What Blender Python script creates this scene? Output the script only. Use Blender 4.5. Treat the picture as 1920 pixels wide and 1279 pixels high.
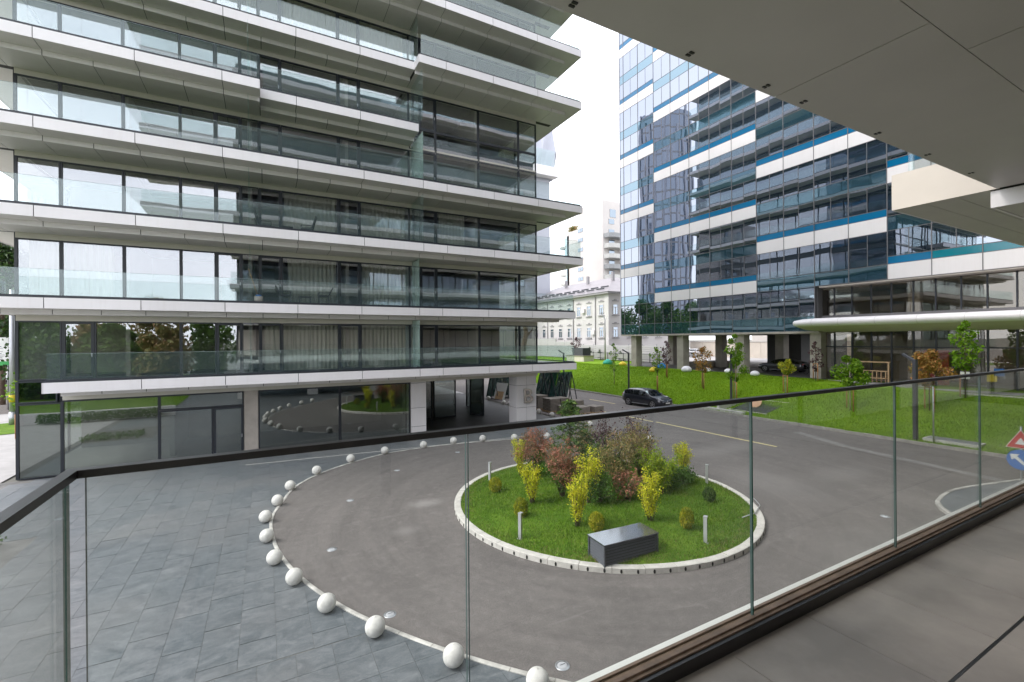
import bpy, math, random
import numpy as np
from mathutils import Vector, Matrix
random.seed(7); rng = np.random.default_rng(11)
for o in list(bpy.data.objects): bpy.data.objects.remove(o)
sc = bpy.context.scene
col = sc.collection
R = math.radians

# ------------------------------------------------------------------ camera
# X runs along the two facing apartment facades, Y from this balcony towards the other building, z = 0 plaza
YAW = R(61.47); ROLL = 0.0073
d_ = Vector((math.cos(YAW), math.sin(YAW), 0)); r_ = Vector((math.sin(YAW), -math.cos(YAW), 0)); u_ = Vector((0, 0, 1))
cx_ = (r_ - u_*ROLL).normalized(); cu_ = (u_ + r_*ROLL).normalized(); cz_ = -d_
cam_d = bpy.data.cameras.new('camera'); cam = bpy.data.objects.new('camera', cam_d); col.objects.link(cam)
cam.matrix_world = Matrix(((cx_.x, cu_.x, cz_.x, 0), (cx_.y, cu_.y, cz_.y, 0), (cx_.z, cu_.z, cz_.z, 5.73), (0, 0, 0, 1)))
cam_d.sensor_width = 36; cam_d.lens = 16; cam_d.shift_y = -0.00125; cam_d.clip_start = .05; cam_d.clip_end = 6000
sc.camera = cam

# ------------------------------------------------------------------ sky, sun, exposure
world = bpy.data.worlds.new('World'); sc.world = world; world.use_nodes = True
wn = world.node_tree.nodes; wl = world.node_tree.links
for n in list(wn): wn.remove(n)
SUN_DIR = Vector((-.66, .20, .74)).normalized()          # towards the sun
sky = wn.new('ShaderNodeTexSky'); sky.sky_type = 'NISHITA'; sky.sun_disc = False
sky.sun_elevation = math.asin(SUN_DIR.z); sky.sun_rotation = math.atan2(SUN_DIR.x, SUN_DIR.y)
sky.air_density = 1; sky.dust_density = 2; sky.ozone_density = 1
tc = wn.new('ShaderNodeTexCoord'); nz = wn.new('ShaderNodeTexNoise'); nz.inputs['Scale'].default_value = 3.2; nz.inputs['Detail'].default_value = 7
mp = wn.new('ShaderNodeMapping'); mp.inputs['Scale'].default_value = (1, 1, 2.2)
wl.new(tc.outputs['Generated'], mp.inputs[0]); wl.new(mp.outputs[0], nz.inputs['Vector'])
cr = wn.new('ShaderNodeValToRGB'); cr.color_ramp.elements[0].position = .28; cr.color_ramp.elements[0].color = (.72, .72, .72, 1)
cr.color_ramp.elements[1].position = .62; cr.color_ramp.elements[1].color = (1, 1, 1, 1)
wl.new(nz.outputs['Fac'], cr.inputs[0])
cl = wn.new('ShaderNodeRGB'); cl.outputs[0].default_value = (9.3, 9.5, 10.1, 1)      # bright cloud cover
mx = wn.new('ShaderNodeMix'); mx.data_type = 'RGBA'
wl.new(cr.outputs[0], mx.inputs[0]); wl.new(sky.outputs[0], mx.inputs[6]); wl.new(cl.outputs[0], mx.inputs[7])
bg = wn.new('ShaderNodeBackground'); bg.inputs['Strength'].default_value = .12
wo = wn.new('ShaderNodeOutputWorld'); wl.new(mx.outputs[2], bg.inputs[0]); wl.new(bg.outputs[0], wo.inputs[0])
sd = bpy.data.lights.new('sun', 'SUN'); sd.energy = .9; sd.angle = R(20); sd.color = (1, .95, .88)
sun = bpy.data.objects.new('sun', sd); col.objects.link(sun); sun.rotation_euler = SUN_DIR.to_track_quat('Z', 'Y').to_euler()
sun.location = SUN_DIR*200
sc.view_settings.view_transform = 'Standard'; sc.view_settings.look = 'None'
sc.view_settings.exposure = 1.30; sc.view_settings.gamma = 1; sc.view_settings.use_curve_mapping = False
sc.render.engine = 'CYCLES'
sc.cycles.max_bounces = 8; sc.cycles.diffuse_bounces = 5; sc.cycles.glossy_bounces = 5; sc.cycles.transmission_bounces = 4
sc.cycles.transparent_max_bounces = 32; sc.cycles.use_denoising = True; sc.cycles.caustics_reflective = False; sc.cycles.caustics_refractive = False
sc.cycles.sample_clamp_indirect = 6

# ------------------------------------------------------------------ materials
M = {}
def new_mat(name):
    m = bpy.data.materials.new(name); m.use_nodes = True; nt = m.node_tree
    b = nt.nodes['Principled BSDF']; M[name] = m
    return m, nt, b, nt.nodes, nt.links
def vec_src(N, L, space='Object', scale=(1, 1, 1)):
    t = N.new('ShaderNodeTexCoord'); q = N.new('ShaderNodeMapping'); q.inputs['Scale'].default_value = scale
    if space == 'World':
        g = N.new('ShaderNodeNewGeometry'); L.new(g.outputs['Position'], q.inputs[0])
    else: L.new(t.outputs[space], q.inputs[0])
    return q.outputs[0]
def noise(N, L, v, scale, detail=4, rough=.55, dist=0):
    n = N.new('ShaderNodeTexNoise'); n.inputs['Scale'].default_value = scale; n.inputs['Detail'].default_value = detail
    n.inputs['Roughness'].default_value = rough; n.inputs['Distortion'].default_value = dist; L.new(v, n.inputs['Vector']); return n.outputs['Fac']
def ramp(N, L, f, stops):
    c = N.new('ShaderNodeValToRGB'); e = c.color_ramp.elements
    while len(e) > 1: e.remove(e[-1])
    e[0].position = stops[0][0]; e[0].color = (*stops[0][1], 1)
    for p, cc in stops[1:]:
        k = e.new(p); k.color = (*cc, 1)
    L.new(f, c.inputs[0]); return c.outputs[0]
def mixc(N, L, fac, a, b, mode='MIX'):
    m = N.new('ShaderNodeMix'); m.data_type = 'RGBA'; m.blend_type = mode
    for s, v in ((0, fac), (6, a), (7, b)):
        if isinstance(v, (int, float)): m.inputs[s].default_value = v
        elif isinstance(v, tuple): m.inputs[s].default_value = (*v, 1)
        else: L.new(v, m.inputs[s])
    return m.outputs[2]
def bump(N, L, b, h, strength=.3, dist=.02):
    k = N.new('ShaderNodeBump'); k.inputs['Strength'].default_value = strength; k.inputs['Distance'].default_value = dist
    L.new(h, k.inputs['Height']); L.new(k.outputs[0], b.inputs['Normal'])
def plain(name, c, rough=.5, metal=0, var=.12, scale=2., spec=.5, bmp=0, space='World', coat=0, per=0.):
    m, nt, b, N, L = new_mat(name)
    b.inputs['Roughness'].default_value = rough; b.inputs['Metallic'].default_value = metal; b.inputs['Specular IOR Level'].default_value = spec
    if coat: b.inputs['Coat Weight'].default_value = coat; b.inputs['Coat Roughness'].default_value = .05
    v = vec_src(N, L, space); f = noise(N, L, v, scale, 6, .6)
    lo = tuple(x*(1-var) for x in c); hi = tuple(min(1, x*(1+var)) for x in c)
    cc = ramp(N, L, f, [(.3, lo), (.7, hi)])
    if per:                                               # each panel its own batch tone, faint rain streaks
        oi = N.new('ShaderNodeObjectInfo'); cc = mixc(N, L, 1., cc, ramp(N, L, oi.outputs['Random'], [(0, (1-per,)*3), (1, (1+per*.4,)*3)]), 'MULTIPLY')
        sk = noise(N, L, vec_src(N, L, 'World', (3.5, 3.5, .25)), 2.2, 5, .6); cc = mixc(N, L, 1., cc, ramp(N, L, sk, [(.25, (.965, .96, .95)), (.5, (1, 1, 1))]), 'MULTIPLY')
    L.new(cc, b.inputs['Base Color'])
    if bmp: bump(N, L, b, noise(N, L, v, scale*14, 4), bmp, .01)
    return m
def glass(name, tint, f0, refl=(1, 1, 1), wav=0, rough=0., power=5., wscale=.5, trans=None):
    """thin architectural glass: clear tinted transmission + Fresnel (Schlick) mirror reflection"""
    m, nt, b, N, L = new_mat(name); N.remove(b); out = N['Material Output']
    g = N.new('ShaderNodeNewGeometry'); dp = N.new('ShaderNodeVectorMath'); dp.operation = 'DOT_PRODUCT'
    L.new(g.outputs['Incoming'], dp.inputs[0]); L.new(g.outputs['Normal'], dp.inputs[1])
    def mt(op, a, c=None):
        k = N.new('ShaderNodeMath'); k.operation = op
        for i, v in enumerate((a, c)):
            if v is None: continue
            if isinstance(v, (int, float)): k.inputs[i].default_value = v
            else: L.new(v, k.inputs[i])
        return k.outputs[0]
    ab = mt('ABSOLUTE', dp.outputs['Value']); om = mt('SUBTRACT', 1., ab); pw = mt('POWER', om, power)
    fr = mt('ADD', mt('MULTIPLY', pw, 1-f0), f0)
    tr = N.new('ShaderNodeBsdfTransparent'); tr.inputs[0].default_value = (*tint, 1)
    base = tr
    if trans:                                             # partly frosted / dusty or opaque body
        df = N.new('ShaderNodeBsdfDiffuse'); df.inputs[0].default_value = (*trans[1], 1)
        if trans[0] >= 1: base = df
        else:
            q = N.new('ShaderNodeMixShader'); q.inputs[0].default_value = trans[0]
            if len(trans) > 2:                                # dust smears plus painted haze for reflected light, thicker in patches
                vd = vec_src(N, L, 'World', (1, 1, .45)); dr = ramp(N, L, noise(N, L, vd, 2.3, 7, .65, 1.2), [(.35, (.25,)*3), (.6, (.8,)*3), (.8, (1.7,)*3)]); L.new(mt('MULTIPLY', dr, trans[0]), q.inputs[0])
            L.new(tr.outputs[0], q.inputs[1]); L.new(df.outputs[0], q.inputs[2]); base = q
    gl = N.new('ShaderNodeBsdfGlossy'); gl.inputs['Color'].default_value = (*refl, 1); gl.inputs['Roughness'].default_value = rough
    if wav:
        v = vec_src(N, L, 'World'); bn = N.new('ShaderNodeBump'); bn.inputs['Strength'].default_value = wav; bn.inputs['Distance'].default_value = .05
        L.new(noise(N, L, v, wscale, 1, .4), bn.inputs['Height']); L.new(bn.outputs[0], gl.inputs['Normal'])
    ms = N.new('ShaderNodeMixShader'); L.new(fr, ms.inputs[0]); L.new(base.outputs[0], ms.inputs[1]); L.new(gl.outputs[0], ms.inputs[2])
    L.new(ms.outputs[0], out.inputs[0]); return m
def leafmat(name, stops, transl=.3, rough=.5):
    m, nt, b, N, L = new_mat(name); out = N['Material Output']
    g = N.new('ShaderNodeNewGeometry'); v = vec_src(N, L, 'World'); f = noise(N, L, v, 2.2, 3)
    ad = N.new('ShaderNodeMath'); ad.operation = 'MULTIPLY_ADD'; L.new(g.outputs['Random Per Island'], ad.inputs[0]); ad.inputs[1].default_value = .7
    m2 = N.new('ShaderNodeMath'); m2.operation = 'MULTIPLY_ADD'; L.new(f, m2.inputs[0]); m2.inputs[1].default_value = .9; m2.inputs[2].default_value = -.3
    L.new(m2.outputs[0], ad.inputs[2])
    c = ramp(N, L, ad.outputs[0], stops); L.new(c, b.inputs['Base Color']); b.inputs['Roughness'].default_value = rough; b.inputs['Specular IOR Level'].default_value = .35
    t = N.new('ShaderNodeBsdfTranslucent'); L.new(c, t.inputs[0]); ms = N.new('ShaderNodeMixShader'); ms.inputs[0].default_value = transl
    L.new(b.outputs[0], ms.inputs[1]); L.new(t.outputs[0], ms.inputs[2]); L.new(ms.outputs[0], out.inputs[0]); return m

plain('white_panel', (.80, .77, .78), .42, var=.035, scale=.7, per=.05)
plain('white_panel_b', (.80, .77, .77), .45, var=.03, scale=.5, per=.04)
plain('core_dark', (.05, .048, .045), .8, var=.2)
plain('soffit', (.78, .755, .725), .55, var=.05, scale=.5, per=.05)
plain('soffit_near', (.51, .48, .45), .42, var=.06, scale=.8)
plain('canopy_under', (.60, .53, .505), .7, var=.04)  # warm tint put into the colour to offset green bounce from the lawn
plain('corner_grey', (.20, .215, .205), .6, var=.06)
plain('bulkhead', (.62, .59, .52), .6, var=.04)
plain('frame_dark', (.022, .026, .034), .4, var=.15)
plain('frame_grey', (.16, .155, .16), .45, metal=.2, var=.1)
plain('interior', (.45, .42, .38), .8, var=.1, scale=.6)
plain('lobby_tone', (.30, .28, .245), .8, var=.12, scale=.6)
plain('interior_dark', (.10, .10, .10), .8, var=.1, scale=.6)
plain('concrete', (.40, .36, .32), .8, var=.14, scale=1.6, bmp=.15)
plain('concrete_light', (.55, .53, .50), .8, var=.12, scale=3, bmp=.15)
plain('kerb_white', (.62, .585, .54), .85, var=.16, scale=5, bmp=.2)
plain('grout', (.17, .165, .16), .9, var=.35, scale=1.2)
plain('kerb_flush', (.50, .475, .44), .85, var=.45, scale=2.2, bmp=.2)
plain('kerb_grey', (.36, .34, .31), .85, var=.2, scale=4, bmp=.2)
plain('slot_dark', (.012, .011, .010), .9)
plain('ball_white', (.70, .67, .63), .8, var=.16, scale=7, bmp=.35)
plain('metal_grey', (.42, .43, .45), .35, metal=.6, var=.08)
plain('metal_dark', (.045, .048, .055), .45, var=.12)
plain('bollard', (.50, .50, .51), .4, metal=.3, var=.06)
plain('rail_black', (.012, .011, .012), .32, var=.2)
plain('shoe_brown', (.17, .115, .08), .5, var=.3, scale=12)
plain('flashing', (.80, .80, .76), .4, var=.03)
plain('yellow_paint', (.66, .56, .28), .7, var=.25, scale=6)
plain('white_paint', (.55, .54, .50), .7, var=.25, scale=5)
plain('soil', (.045, .035, .028), .95, var=.35, scale=9, bmp=.5)
plain('bark', (.16, .115, .085), .9, var=.3, scale=8, bmp=.4, space='Object')
plain('bark_pale', (.45, .40, .34), .85, var=.2, scale=8, bmp=.2)
plain('wood_stake', (.46, .21, .085), .7, var=.2, scale=6)
plain('wood_raw', (.50, .34, .20), .7, var=.2, scale=6)
plain('rubber', (.012, .012, .013), .75, var=.2)
plain('alloy', (.42, .42, .44), .3, metal=.9, var=.1)
plain('red_body', (.55, .02, .015), .35, coat=.5)
plain('orange_body', (.65, .13, .03), .45)
plain('car_navy', (.012, .014, .022), .28, var=.1, coat=.9, scale=1)
plain('car_grey', (.055, .055, .06), .3, metal=.4, coat=.8)
plain('car_white', (.72, .72, .74), .3, coat=.8, var=.03)
plain('lamp_lens', (.48, .48, .50), .15, var=.03)
plain('tail_red', (.35, .01, .01), .25)
plain('bag_teal', (.02, .30, .22), .7, var=.15); plain('bag_yellow', (.65, .50, .03), .7, var=.1); plain('bag_blue', (.02, .22, .55), .7, var=.15)
plain('globe_white', (.85, .84, .87), .4, var=.02)
plain('stone_cream', (.66, .60, .53), .8, var=.06, scale=1.2)
plain('plaster_cream', (.61, .575, .545), .85, var=.05, scale=.25)
plain('plaster_white', (.66, .635, .63), .85, var=.05, scale=.4)
plain('plaster_grey', (.36, .35, .36), .85, var=.06)
plain('balcony_grey', (.30, .31, .31), .8, var=.06); plain('balcony_pale', (.52, .52, .49), .8, var=.05)
plain('roof_metal', (.30, .275, .29), .5, metal=.2, var=.1, scale=1)
plain('fence_white', (.46, .45, .45), .6, var=.06)
plain('tower_white', (.46, .47, .53), .5, var=.04, scale=.1)
plain('blue_glass_panel', (.002, .145, .31), .12, var=.08, scale=.3, spec=.6)
plain('teal_glass_panel', (.0, .19, .25), .1, var=.08, scale=.3, spec=.7)
plain('sign_red', (.55, .05, .04), .5, var=.05); plain('sign_blue', (.03, .16, .50), .5, var=.05); plain('sign_white', (.78, .78, .76), .5, var=.04); plain('sign_green', (.06, .38, .10), .5)
plain('fabric_black', (.02, .021, .024), .75); plain('bucket_white', (.62, .50, .44), .6)
plain('paver_grey', (.26, .23, .20), .85, var=.2, scale=5, bmp=.2)
plain('board_beige', (.62, .57, .50), .8); plain('mirror_letter', (.62, .60, .55), .08, metal=1, var=.02)
plain('lid_metal', (.20, .215, .24), .12, metal=.75, var=.1, scale=1.2)
plain('louvre', (.085, .09, .105), .45, var=.08)
plain('print_dark', (.10, .12, .18), .7)
plain('orange_plastic', (.66, .38, .22), .5)
glass('glass_window', (.93, .945, .93), .20, (.93, .95, 1.0), wav=.10, wscale=.45)
glass('glass_shop', (.62, .66, .65), .16, (.93, .98, .96), wav=.07, wscale=.4)
glass('glass_rail', (.935, .97, .965), .05, (.93, 1, 1), trans=(.035, (.45, .62, .64)))
glass('glass_near', (.955, .975, .968), .03, (.96, 1, .98), power=4.2, trans=(.022, (.50, .57, .53), 1))
glass('glass_tower', (.2, .2, .2), .36, (.82, .88, 1.0), wav=.10, wscale=.35, trans=(1., (.012, .022, .034)))
glass('glass_spandrel', (.2, .2, .2), .30, (.62, .82, .95), wav=.20, wscale=.35, trans=(1., (.02, .055, .075)))
glass('glass_lobby', (.86, .84, .79), .10, (1, .97, .93), wav=.1, wscale=.4)
glass('glass_far', (.2, .2, .2), .3, (.8, .9, 1), trans=(1., (.05, .08, .10)))
glass('glass_frost', (.80, .90, .87), .04, trans=(.42, (.50, .66, .61)))
glass('glass_pale', (.5, .6, .6), .2, trans=(1., (.30, .44, .48)))
glass('glass_car', (.2, .2, .2), .08, trans=(1., (.006, .007, .009)))
glass('glass_sheet', (.30, .48, .46), .12, (.9, 1, 1), trans=(.25, (.08, .22, .20)))
plain('glass_edge', (.008, .05, .035), .25, var=.2)
plain('glass_edge_mid', (.06, .11, .10), .3, var=.2)
plain('glass_edge_pale', (.34, .42, .43), .25, var=.1)
def curtain_mat():
    m, nt, b, N, L = new_mat('curtain'); out = N['Material Output']
    b.inputs['Base Color'].default_value = (.78, .76, .66, 1); b.inputs['Roughness'].default_value = .9
    t = N.new('ShaderNodeBsdfTranslucent'); t.inputs[0].default_value = (.55, .53, .42, 1); ms = N.new('ShaderNodeMixShader'); ms.inputs[0].default_value = .3
    L.new(b.outputs[0], ms.inputs[1]); L.new(t.outputs[0], ms.inputs[2]); L.new(ms.outputs[0], out.inputs[0])
curtain_mat()
def slate_mat():
    m, nt, b, N, L = new_mat('slate')
    v = vec_src(N, L, 'World'); oi = N.new('ShaderNodeObjectInfo')
    oc = N.new('ShaderNodeTexCoord'); of = N.new('ShaderNodeVectorMath'); of.operation = 'ADD'; L.new(vec_src(N, L, 'World', (1., 1.7, 1)), of.inputs[0])
    rv_ = N.new('ShaderNodeCombineXYZ'); mm = N.new('ShaderNodeMath'); mm.operation = 'MULTIPLY'; L.new(oi.outputs['Random'], mm.inputs[0]); mm.inputs[1].default_value = 37.; L.new(mm.outputs[0], rv_.inputs[2]); L.new(rv_.outputs[0], of.inputs[1])
    f1 = noise(N, L, of.outputs[0], 1.9, 9, .68, 1.6); f2 = noise(N, L, v, .22, 3, .5)
    vein = ramp(N, L, noise(N, L, of.outputs[0], 4.5, 6, .6, 3.5), [(.47, (0, 0, 0)), (.5, (.35, .35, .35)), (.53, (0, 0, 0))])
    base = ramp(N, L, f1, [(.22, (.068, .078, .088)), (.45, (.118, .128, .138)), (.6, (.165, .174, .184)), (.8, (.26, .262, .268))])
    tn = ramp(N, L, oi.outputs['Random'], [(0, (.90, .93, .95)), (.5, (.99, 1., 1.01)), (1, (1.08, 1.07, 1.07))])
    c = mixc(N, L, 1., base, tn, 'MULTIPLY')
    c = mixc(N, L, vein, c, (.26, .27, .275))
    dust = ramp(N, L, f2, [(.45, (0, 0, 0)), (.62, (1, 1, 1))])
    k = N.new('ShaderNodeMath'); k.operation = 'MULTIPLY'; L.new(dust, k.inputs[0]); k.inputs[1].default_value = .38
    c = mixc(N, L, k.outputs[0], c, (.20, .19, .188)); L.new(c, b.inputs['Base Color'])
    rr = ramp(N, L, f1, [(.3, (.38,)*3), (.7, (.62,)*3)]); L.new(rr, b.inputs['Roughness']); bump(N, L, b, f1, .16, .012)
slate_mat()
def asphalt_mat():
    m, nt, b, N, L = new_mat('asphalt'); v = vec_src(N, L, 'World')
    big = noise(N, L, v, .35, 9, .7, .8); fine = noise(N, L, v, 55, 2, .7); mid = noise(N, L, v, 4.2, 9, .76, .5)
    c = ramp(N, L, big, [(.3, (.150, .135, .129)), (.5, (.185, .166, .158)), (.68, (.22, .199, .189))])
    c = mixc(N, L, .55, c, ramp(N, L, mid, [(.3, (.10, .092, .090)), (.55, (.155, .140, .134)), (.74, (.27, .25, .24))]))
    c = mixc(N, L, .5, c, ramp(N, L, fine, [(.36, (.25, .25, .25)), (.5, (1, 1, 1)), (.66, (1.8, 1.75, 1.72))]), 'MULTIPLY')
    # tyre-worn bands running round the island
    sp_ = N.new('ShaderNodeSeparateXYZ'); L.new(v, sp_.inputs[0])
    def mth(op, a, c=None):
        k = N.new('ShaderNodeMath'); k.operation = op
        for i, q in enumerate((a, c)):
            if q is None: continue
            if isinstance(q, (int, float)): k.inputs[i].default_value = q
            else: L.new(q, k.inputs[i])
        return k.outputs[0]
    dx = mth('SUBTRACT', sp_.outputs[0], 10.46); dy = mth('SUBTRACT', sp_.outputs[1], 12.9)
    rad = mth('SQRT', mth('ADD', mth('MULTIPLY', dx, dx), mth('MULTIPLY', dy, dy))); ang = mth('ARCTAN2', dy, dx)
    cb = N.new('ShaderNodeCombineXYZ'); L.new(mth('MULTIPLY', rad, 1.5), cb.inputs[0]); L.new(mth('MULTIPLY', ang, .9), cb.inputs[1])
    rn = noise(N, L, cb.outputs[0], 1.3, 9, .72, .3)
    c = mixc(N, L, .42, c, ramp(N, L, rn, [(.3, (.62, .60, .60)), (.5, (1, 1, 1)), (.72, (1.42, 1.38, 1.36))]), 'MULTIPLY')
    # worn dusty streaks
    st = vec_src(N, L, 'World', (.22, 1.1, 1)); s2 = noise(N, L, st, 1.7, 8, .7, 1.2)
    w = ramp(N, L, s2, [(.60, (0, 0, 0)), (.78, (.55, .55, .55))]); c = mixc(N, L, w, c, (.30, .28, .27))
    for sx, sy, rx, ry, am in ((4.95, 15.55, .8, .5, .55), (3.7, 13.6, .5, .4, .3), (20.5, 15.5, 3.4, 1.2, .25), (17.5, 11.0, 2.2, 2.6, .25), (21.5, 10.2, 2.5, 1.0, .22), (14.5, 6.2, 3, 1.2, .18)):
        ax = mth('DIVIDE', mth('SUBTRACT', sp_.outputs[0], sx), rx); ay = mth('DIVIDE', mth('SUBTRACT', sp_.outputs[1], sy), ry)
        dd = mth('ADD', mth('SQRT', mth('ADD', mth('MULTIPLY', ax, ax), mth('MULTIPLY', ay, ay))), mth('MULTIPLY', mth('SUBTRACT', mid, .5), 2.2))
        c = mixc(N, L, ramp(N, L, dd, [(.2, (am,)*3), (1.1, (0, 0, 0))]), c, (.36, .335, .32))
    L.new(c, b.inputs['Base Color']); b.inputs['Roughness'].default_value = .82; b.inputs['Specular IOR Level'].default_value = .35
    bump(N, L, b, fine, .35, .008)
asphalt_mat()
def grass_mat(name, stops, sc_=1.):
    m, nt, b, N, L = new_mat(name); v = vec_src(N, L, 'World')
    f = noise(N, L, v, .9*sc_, 6, .65, .5); g = noise(N, L, v, 22*sc_, 3, .7)
    c = ramp(N, L, f, stops); c = mixc(N, L, .6, c, ramp(N, L, g, [(.3, (.5, .5, .45)), (.6, (1.15, 1.12, 1.0)), (.8, (1.5, 1.45, 1.2))]), 'MULTIPLY')
    L.new(c, b.inputs['Base Color']); b.inputs['Roughness'].default_value = .8; b.inputs['Specular IOR Level'].default_value = .2; bump(N, L, b, g, .8, .05)
grass_mat('lawn_ground', [(.2, (.07, .15, .014)), (.48, (.115, .225, .016)), (.66, (.17, .27, .026)), (.8, (.26, .28, .06))])
grass_mat('mound_ground', [(.25, (.125, .25, .005)), (.5, (.17, .31, .006)), (.78, (.23, .355, .015))], .6)
grass_mat('ground_far', [(.3, (.12, .12, .11)), (.6, (.17, .165, .155)), (.8, (.2, .2, .19))], .3)
plain('pave_light', (.42, .405, .40), .8, var=.12, scale=1.2, bmp=.1)
plain('pave_dull', (.235, .222, .215), .85, var=.2, scale=2, bmp=.1)
plain('pave_dark', (.055, .053, .052), .6, var=.25, scale=.8)
plain('floor_tile', (.31, .275, .245), .40, var=.38, scale=1.1, bmp=.05)
leafmat('grass_blade', [(.1, (.065, .145, .012)), (.5, (.12, .24, .016)), (.85, (.21, .31, .03)), (1, (.36, .34, .12))], .25)
leafmat('grass_mound', [(.1, (.13, .26, .004)), (.5, (.185, .33, .005)), (.9, (.27, .385, .015))], .25)
leafmat('straw', [(.1, (.20, .17, .06)), (.9, (.42, .34, .16))], .2)
leafmat('leaf_yellow', [(.05, (.22, .32, .016)), (.35, (.58, .60, .022)), (.85, (.88, .78, .05))], .3)
leafmat('leaf_red', [(.05, (.09, .12, .03)), (.3, (.24, .15, .07)), (.6, (.42, .17, .11)), (.9, (.58, .25, .17))], .25)
leafmat('leaf_olive', [(.05, (.09, .14, .03)), (.4, (.24, .23, .07)), (.7, (.38, .28, .11)), (.95, (.52, .28, .15))], .25)
leafmat('leaf_purple', [(.1, (.05, .025, .035)), (.55, (.12, .06, .07)), (.95, (.22, .115, .12))], .2)
leafmat('leaf_conifer', [(.1, (.035, .075, .022)), (.5, (.07, .14, .03)), (.85, (.18, .27, .05))], .15)
leafmat('leaf_green', [(.1, (.035, .09, .014)), (.5, (.075, .17, .022)), (.9, (.16, .28, .04))], .3)
leafmat('leaf_bright', [(.1, (.07, .17, .008)), (.5, (.15, .30, .012)), (.9, (.28, .42, .03))], .35)
leafmat('leaf_lime', [(.1, (.15, .26, .014)), (.5, (.30, .42, .02)), (.9, (.48, .52, .035))], .35)
leafmat('leaf_thuja', [(.05, (.12, .18, .014)), (.45, (.28, .33, .02)), (.85, (.60, .52, .03))], .2)
leafmat('leaf_orange', [(.1, (.16, .15, .03)), (.45, (.36, .22, .05)), (.8, (.54, .26, .08)), (1, (.60, .20, .10))], .3)
leafmat('leaf_dark', [(.1, (.012, .035, .007)), (.5, (.028, .070, .012)), (.9, (.07, .13, .022))], .2)
# ------------------------------------------------------------------ helpers
class MB:
    def __init__(s): s.v = []; s.f = []; s.m = []; s.sm = []
    def add(s, vs, fs, mi=0, smooth=False):
        o = len(s.v); s.v += [tuple(p) for p in vs]
        for k, f in enumerate(fs):
            s.f.append([i+o for i in f]); s.m.append(mi if isinstance(mi, int) else mi[k]); s.sm.append(smooth)
        return s
    def box(s, x0, x1, y0, y1, z0, z1, mi=0):
        if x0 > x1: x0, x1 = x1, x0
        if y0 > y1: y0, y1 = y1, y0
        if z0 > z1: z0, z1 = z1, z0
        v = [(x0, y0, z0), (x1, y0, z0), (x1, y1, z0), (x0, y1, z0), (x0, y0, z1), (x1, y0, z1), (x1, y1, z1), (x0, y1, z1)]
        return s.add(v, [(0, 3, 2, 1), (4, 5, 6, 7), (0, 1, 5, 4), (1, 2, 6, 5), (2, 3, 7, 6), (3, 0, 4, 7)], mi)
    def tube(s, pts, rad, n=8, mi=0, smooth=True, cap=True):
        pts = [Vector(p) for p in pts]; rad = rad if isinstance(rad, (list, tuple)) else [rad]*len(pts)
        o = len(s.v); prev = None
        for i, p in enumerate(pts):
            t = (pts[min(i+1, len(pts)-1)]-pts[max(i-1, 0)]).normalized()
            a = prev if prev else (Vector((1, 0, 0)) if abs(t.x) < .8 else Vector((0, 1, 0)))
            a = (a-t*a.dot(t)).normalized(); prev = a; b = t.cross(a)
            for k in range(n):
                q = 2*math.pi*k/n; s.v.append(tuple(p+(a*math.cos(q)+b*math.sin(q))*rad[i]))
        for i in range(len(pts)-1):
            for k in range(n):
                k2 = (k+1) % n; s.f.append([o+i*n+k, o+i*n+k2, o+(i+1)*n+k2, o+(i+1)*n+k]); s.m.append(mi); s.sm.append(smooth)
        if cap:
            s.f.append([o+k for k in range(n)][::-1]); s.m.append(mi); s.sm.append(False)
            s.f.append([o+(len(pts)-1)*n+k for k in range(n)]); s.m.append(mi); s.sm.append(False)
        return s
    def cyl(s, x, y, z0, z1, r, n=16, mi=0, r2=None): return s.tube([(x, y, z0), (x, y, z1)], [r, r if r2 is None else r2], n, mi)
    def bar(s, a, b, w, h, mi=0):
        a = Vector(a); b = Vector(b); t = (b-a).normalized(); up = Vector((0, 0, 1)) if abs(t.z) < .9 else Vector((1, 0, 0))
        q = t.cross(up).normalized(); p = q.cross(t); v = []
        for c in (a, b):
            for i, j in ((-1, -1), (1, -1), (1, 1), (-1, 1)): v.append(c+q*(i*w/2)+p*(j*h/2))
        return s.add(v, [(0, 1, 2, 3), (7, 6, 5, 4), (0, 4, 5, 1), (1, 5, 6, 2), (2, 6, 7, 3), (3, 7, 4, 0)], mi)
    def prism(s, poly, z0, z1, mi=0, mt=None):
        n = len(poly); v = [(x, y, z0) for x, y in poly]+[(x, y, z1) for x, y in poly]
        fs = [tuple(range(n))[::-1], tuple(range(n, 2*n))]+[(i, (i+1) % n, n+(i+1) % n, n+i) for i in range(n)]
        return s.add(v, fs, [mi, mi if mt is None else mt]+[mi]*n)
    def lathe(s, prof, x=0, y=0, z=0, n=20, mi=0):
        o = len(s.v)
        for r, h in prof:
            for k in range(n): q = 2*math.pi*k/n; s.v.append((x+r*math.cos(q), y+r*math.sin(q), z+h))
        for i in range(len(prof)-1):
            for k in range(n): k2 = (k+1) % n; s.f.append([o+i*n+k, o+i*n+k2, o+(i+1)*n+k2, o+(i+1)*n+k]); s.m.append(mi); s.sm.append(True)
        return s
    def mesh(s, name, mats):
        me = bpy.data.meshes.new(name); me.from_pydata(s.v, [], s.f)
        for m in ([mats] if isinstance(mats, str) else mats): me.materials.append(M[m])
        me.polygons.foreach_set('material_index', s.m); me.polygons.foreach_set('use_smooth', s.sm); me.update(); return me
    def build(s, name, mats, parent=None, loc=None): return link(name, s.mesh(name, mats), parent, loc)
def link(name, me, parent=None, loc=None):
    o = bpy.data.objects.new(name, me); col.objects.link(o)
    if parent is not None:
        o.parent = parent
        if loc is None: o.location = -wloc(parent)       # mesh given in world coordinates
        else: o.location = loc
    elif loc is not None: o.location = loc
    return o
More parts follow.
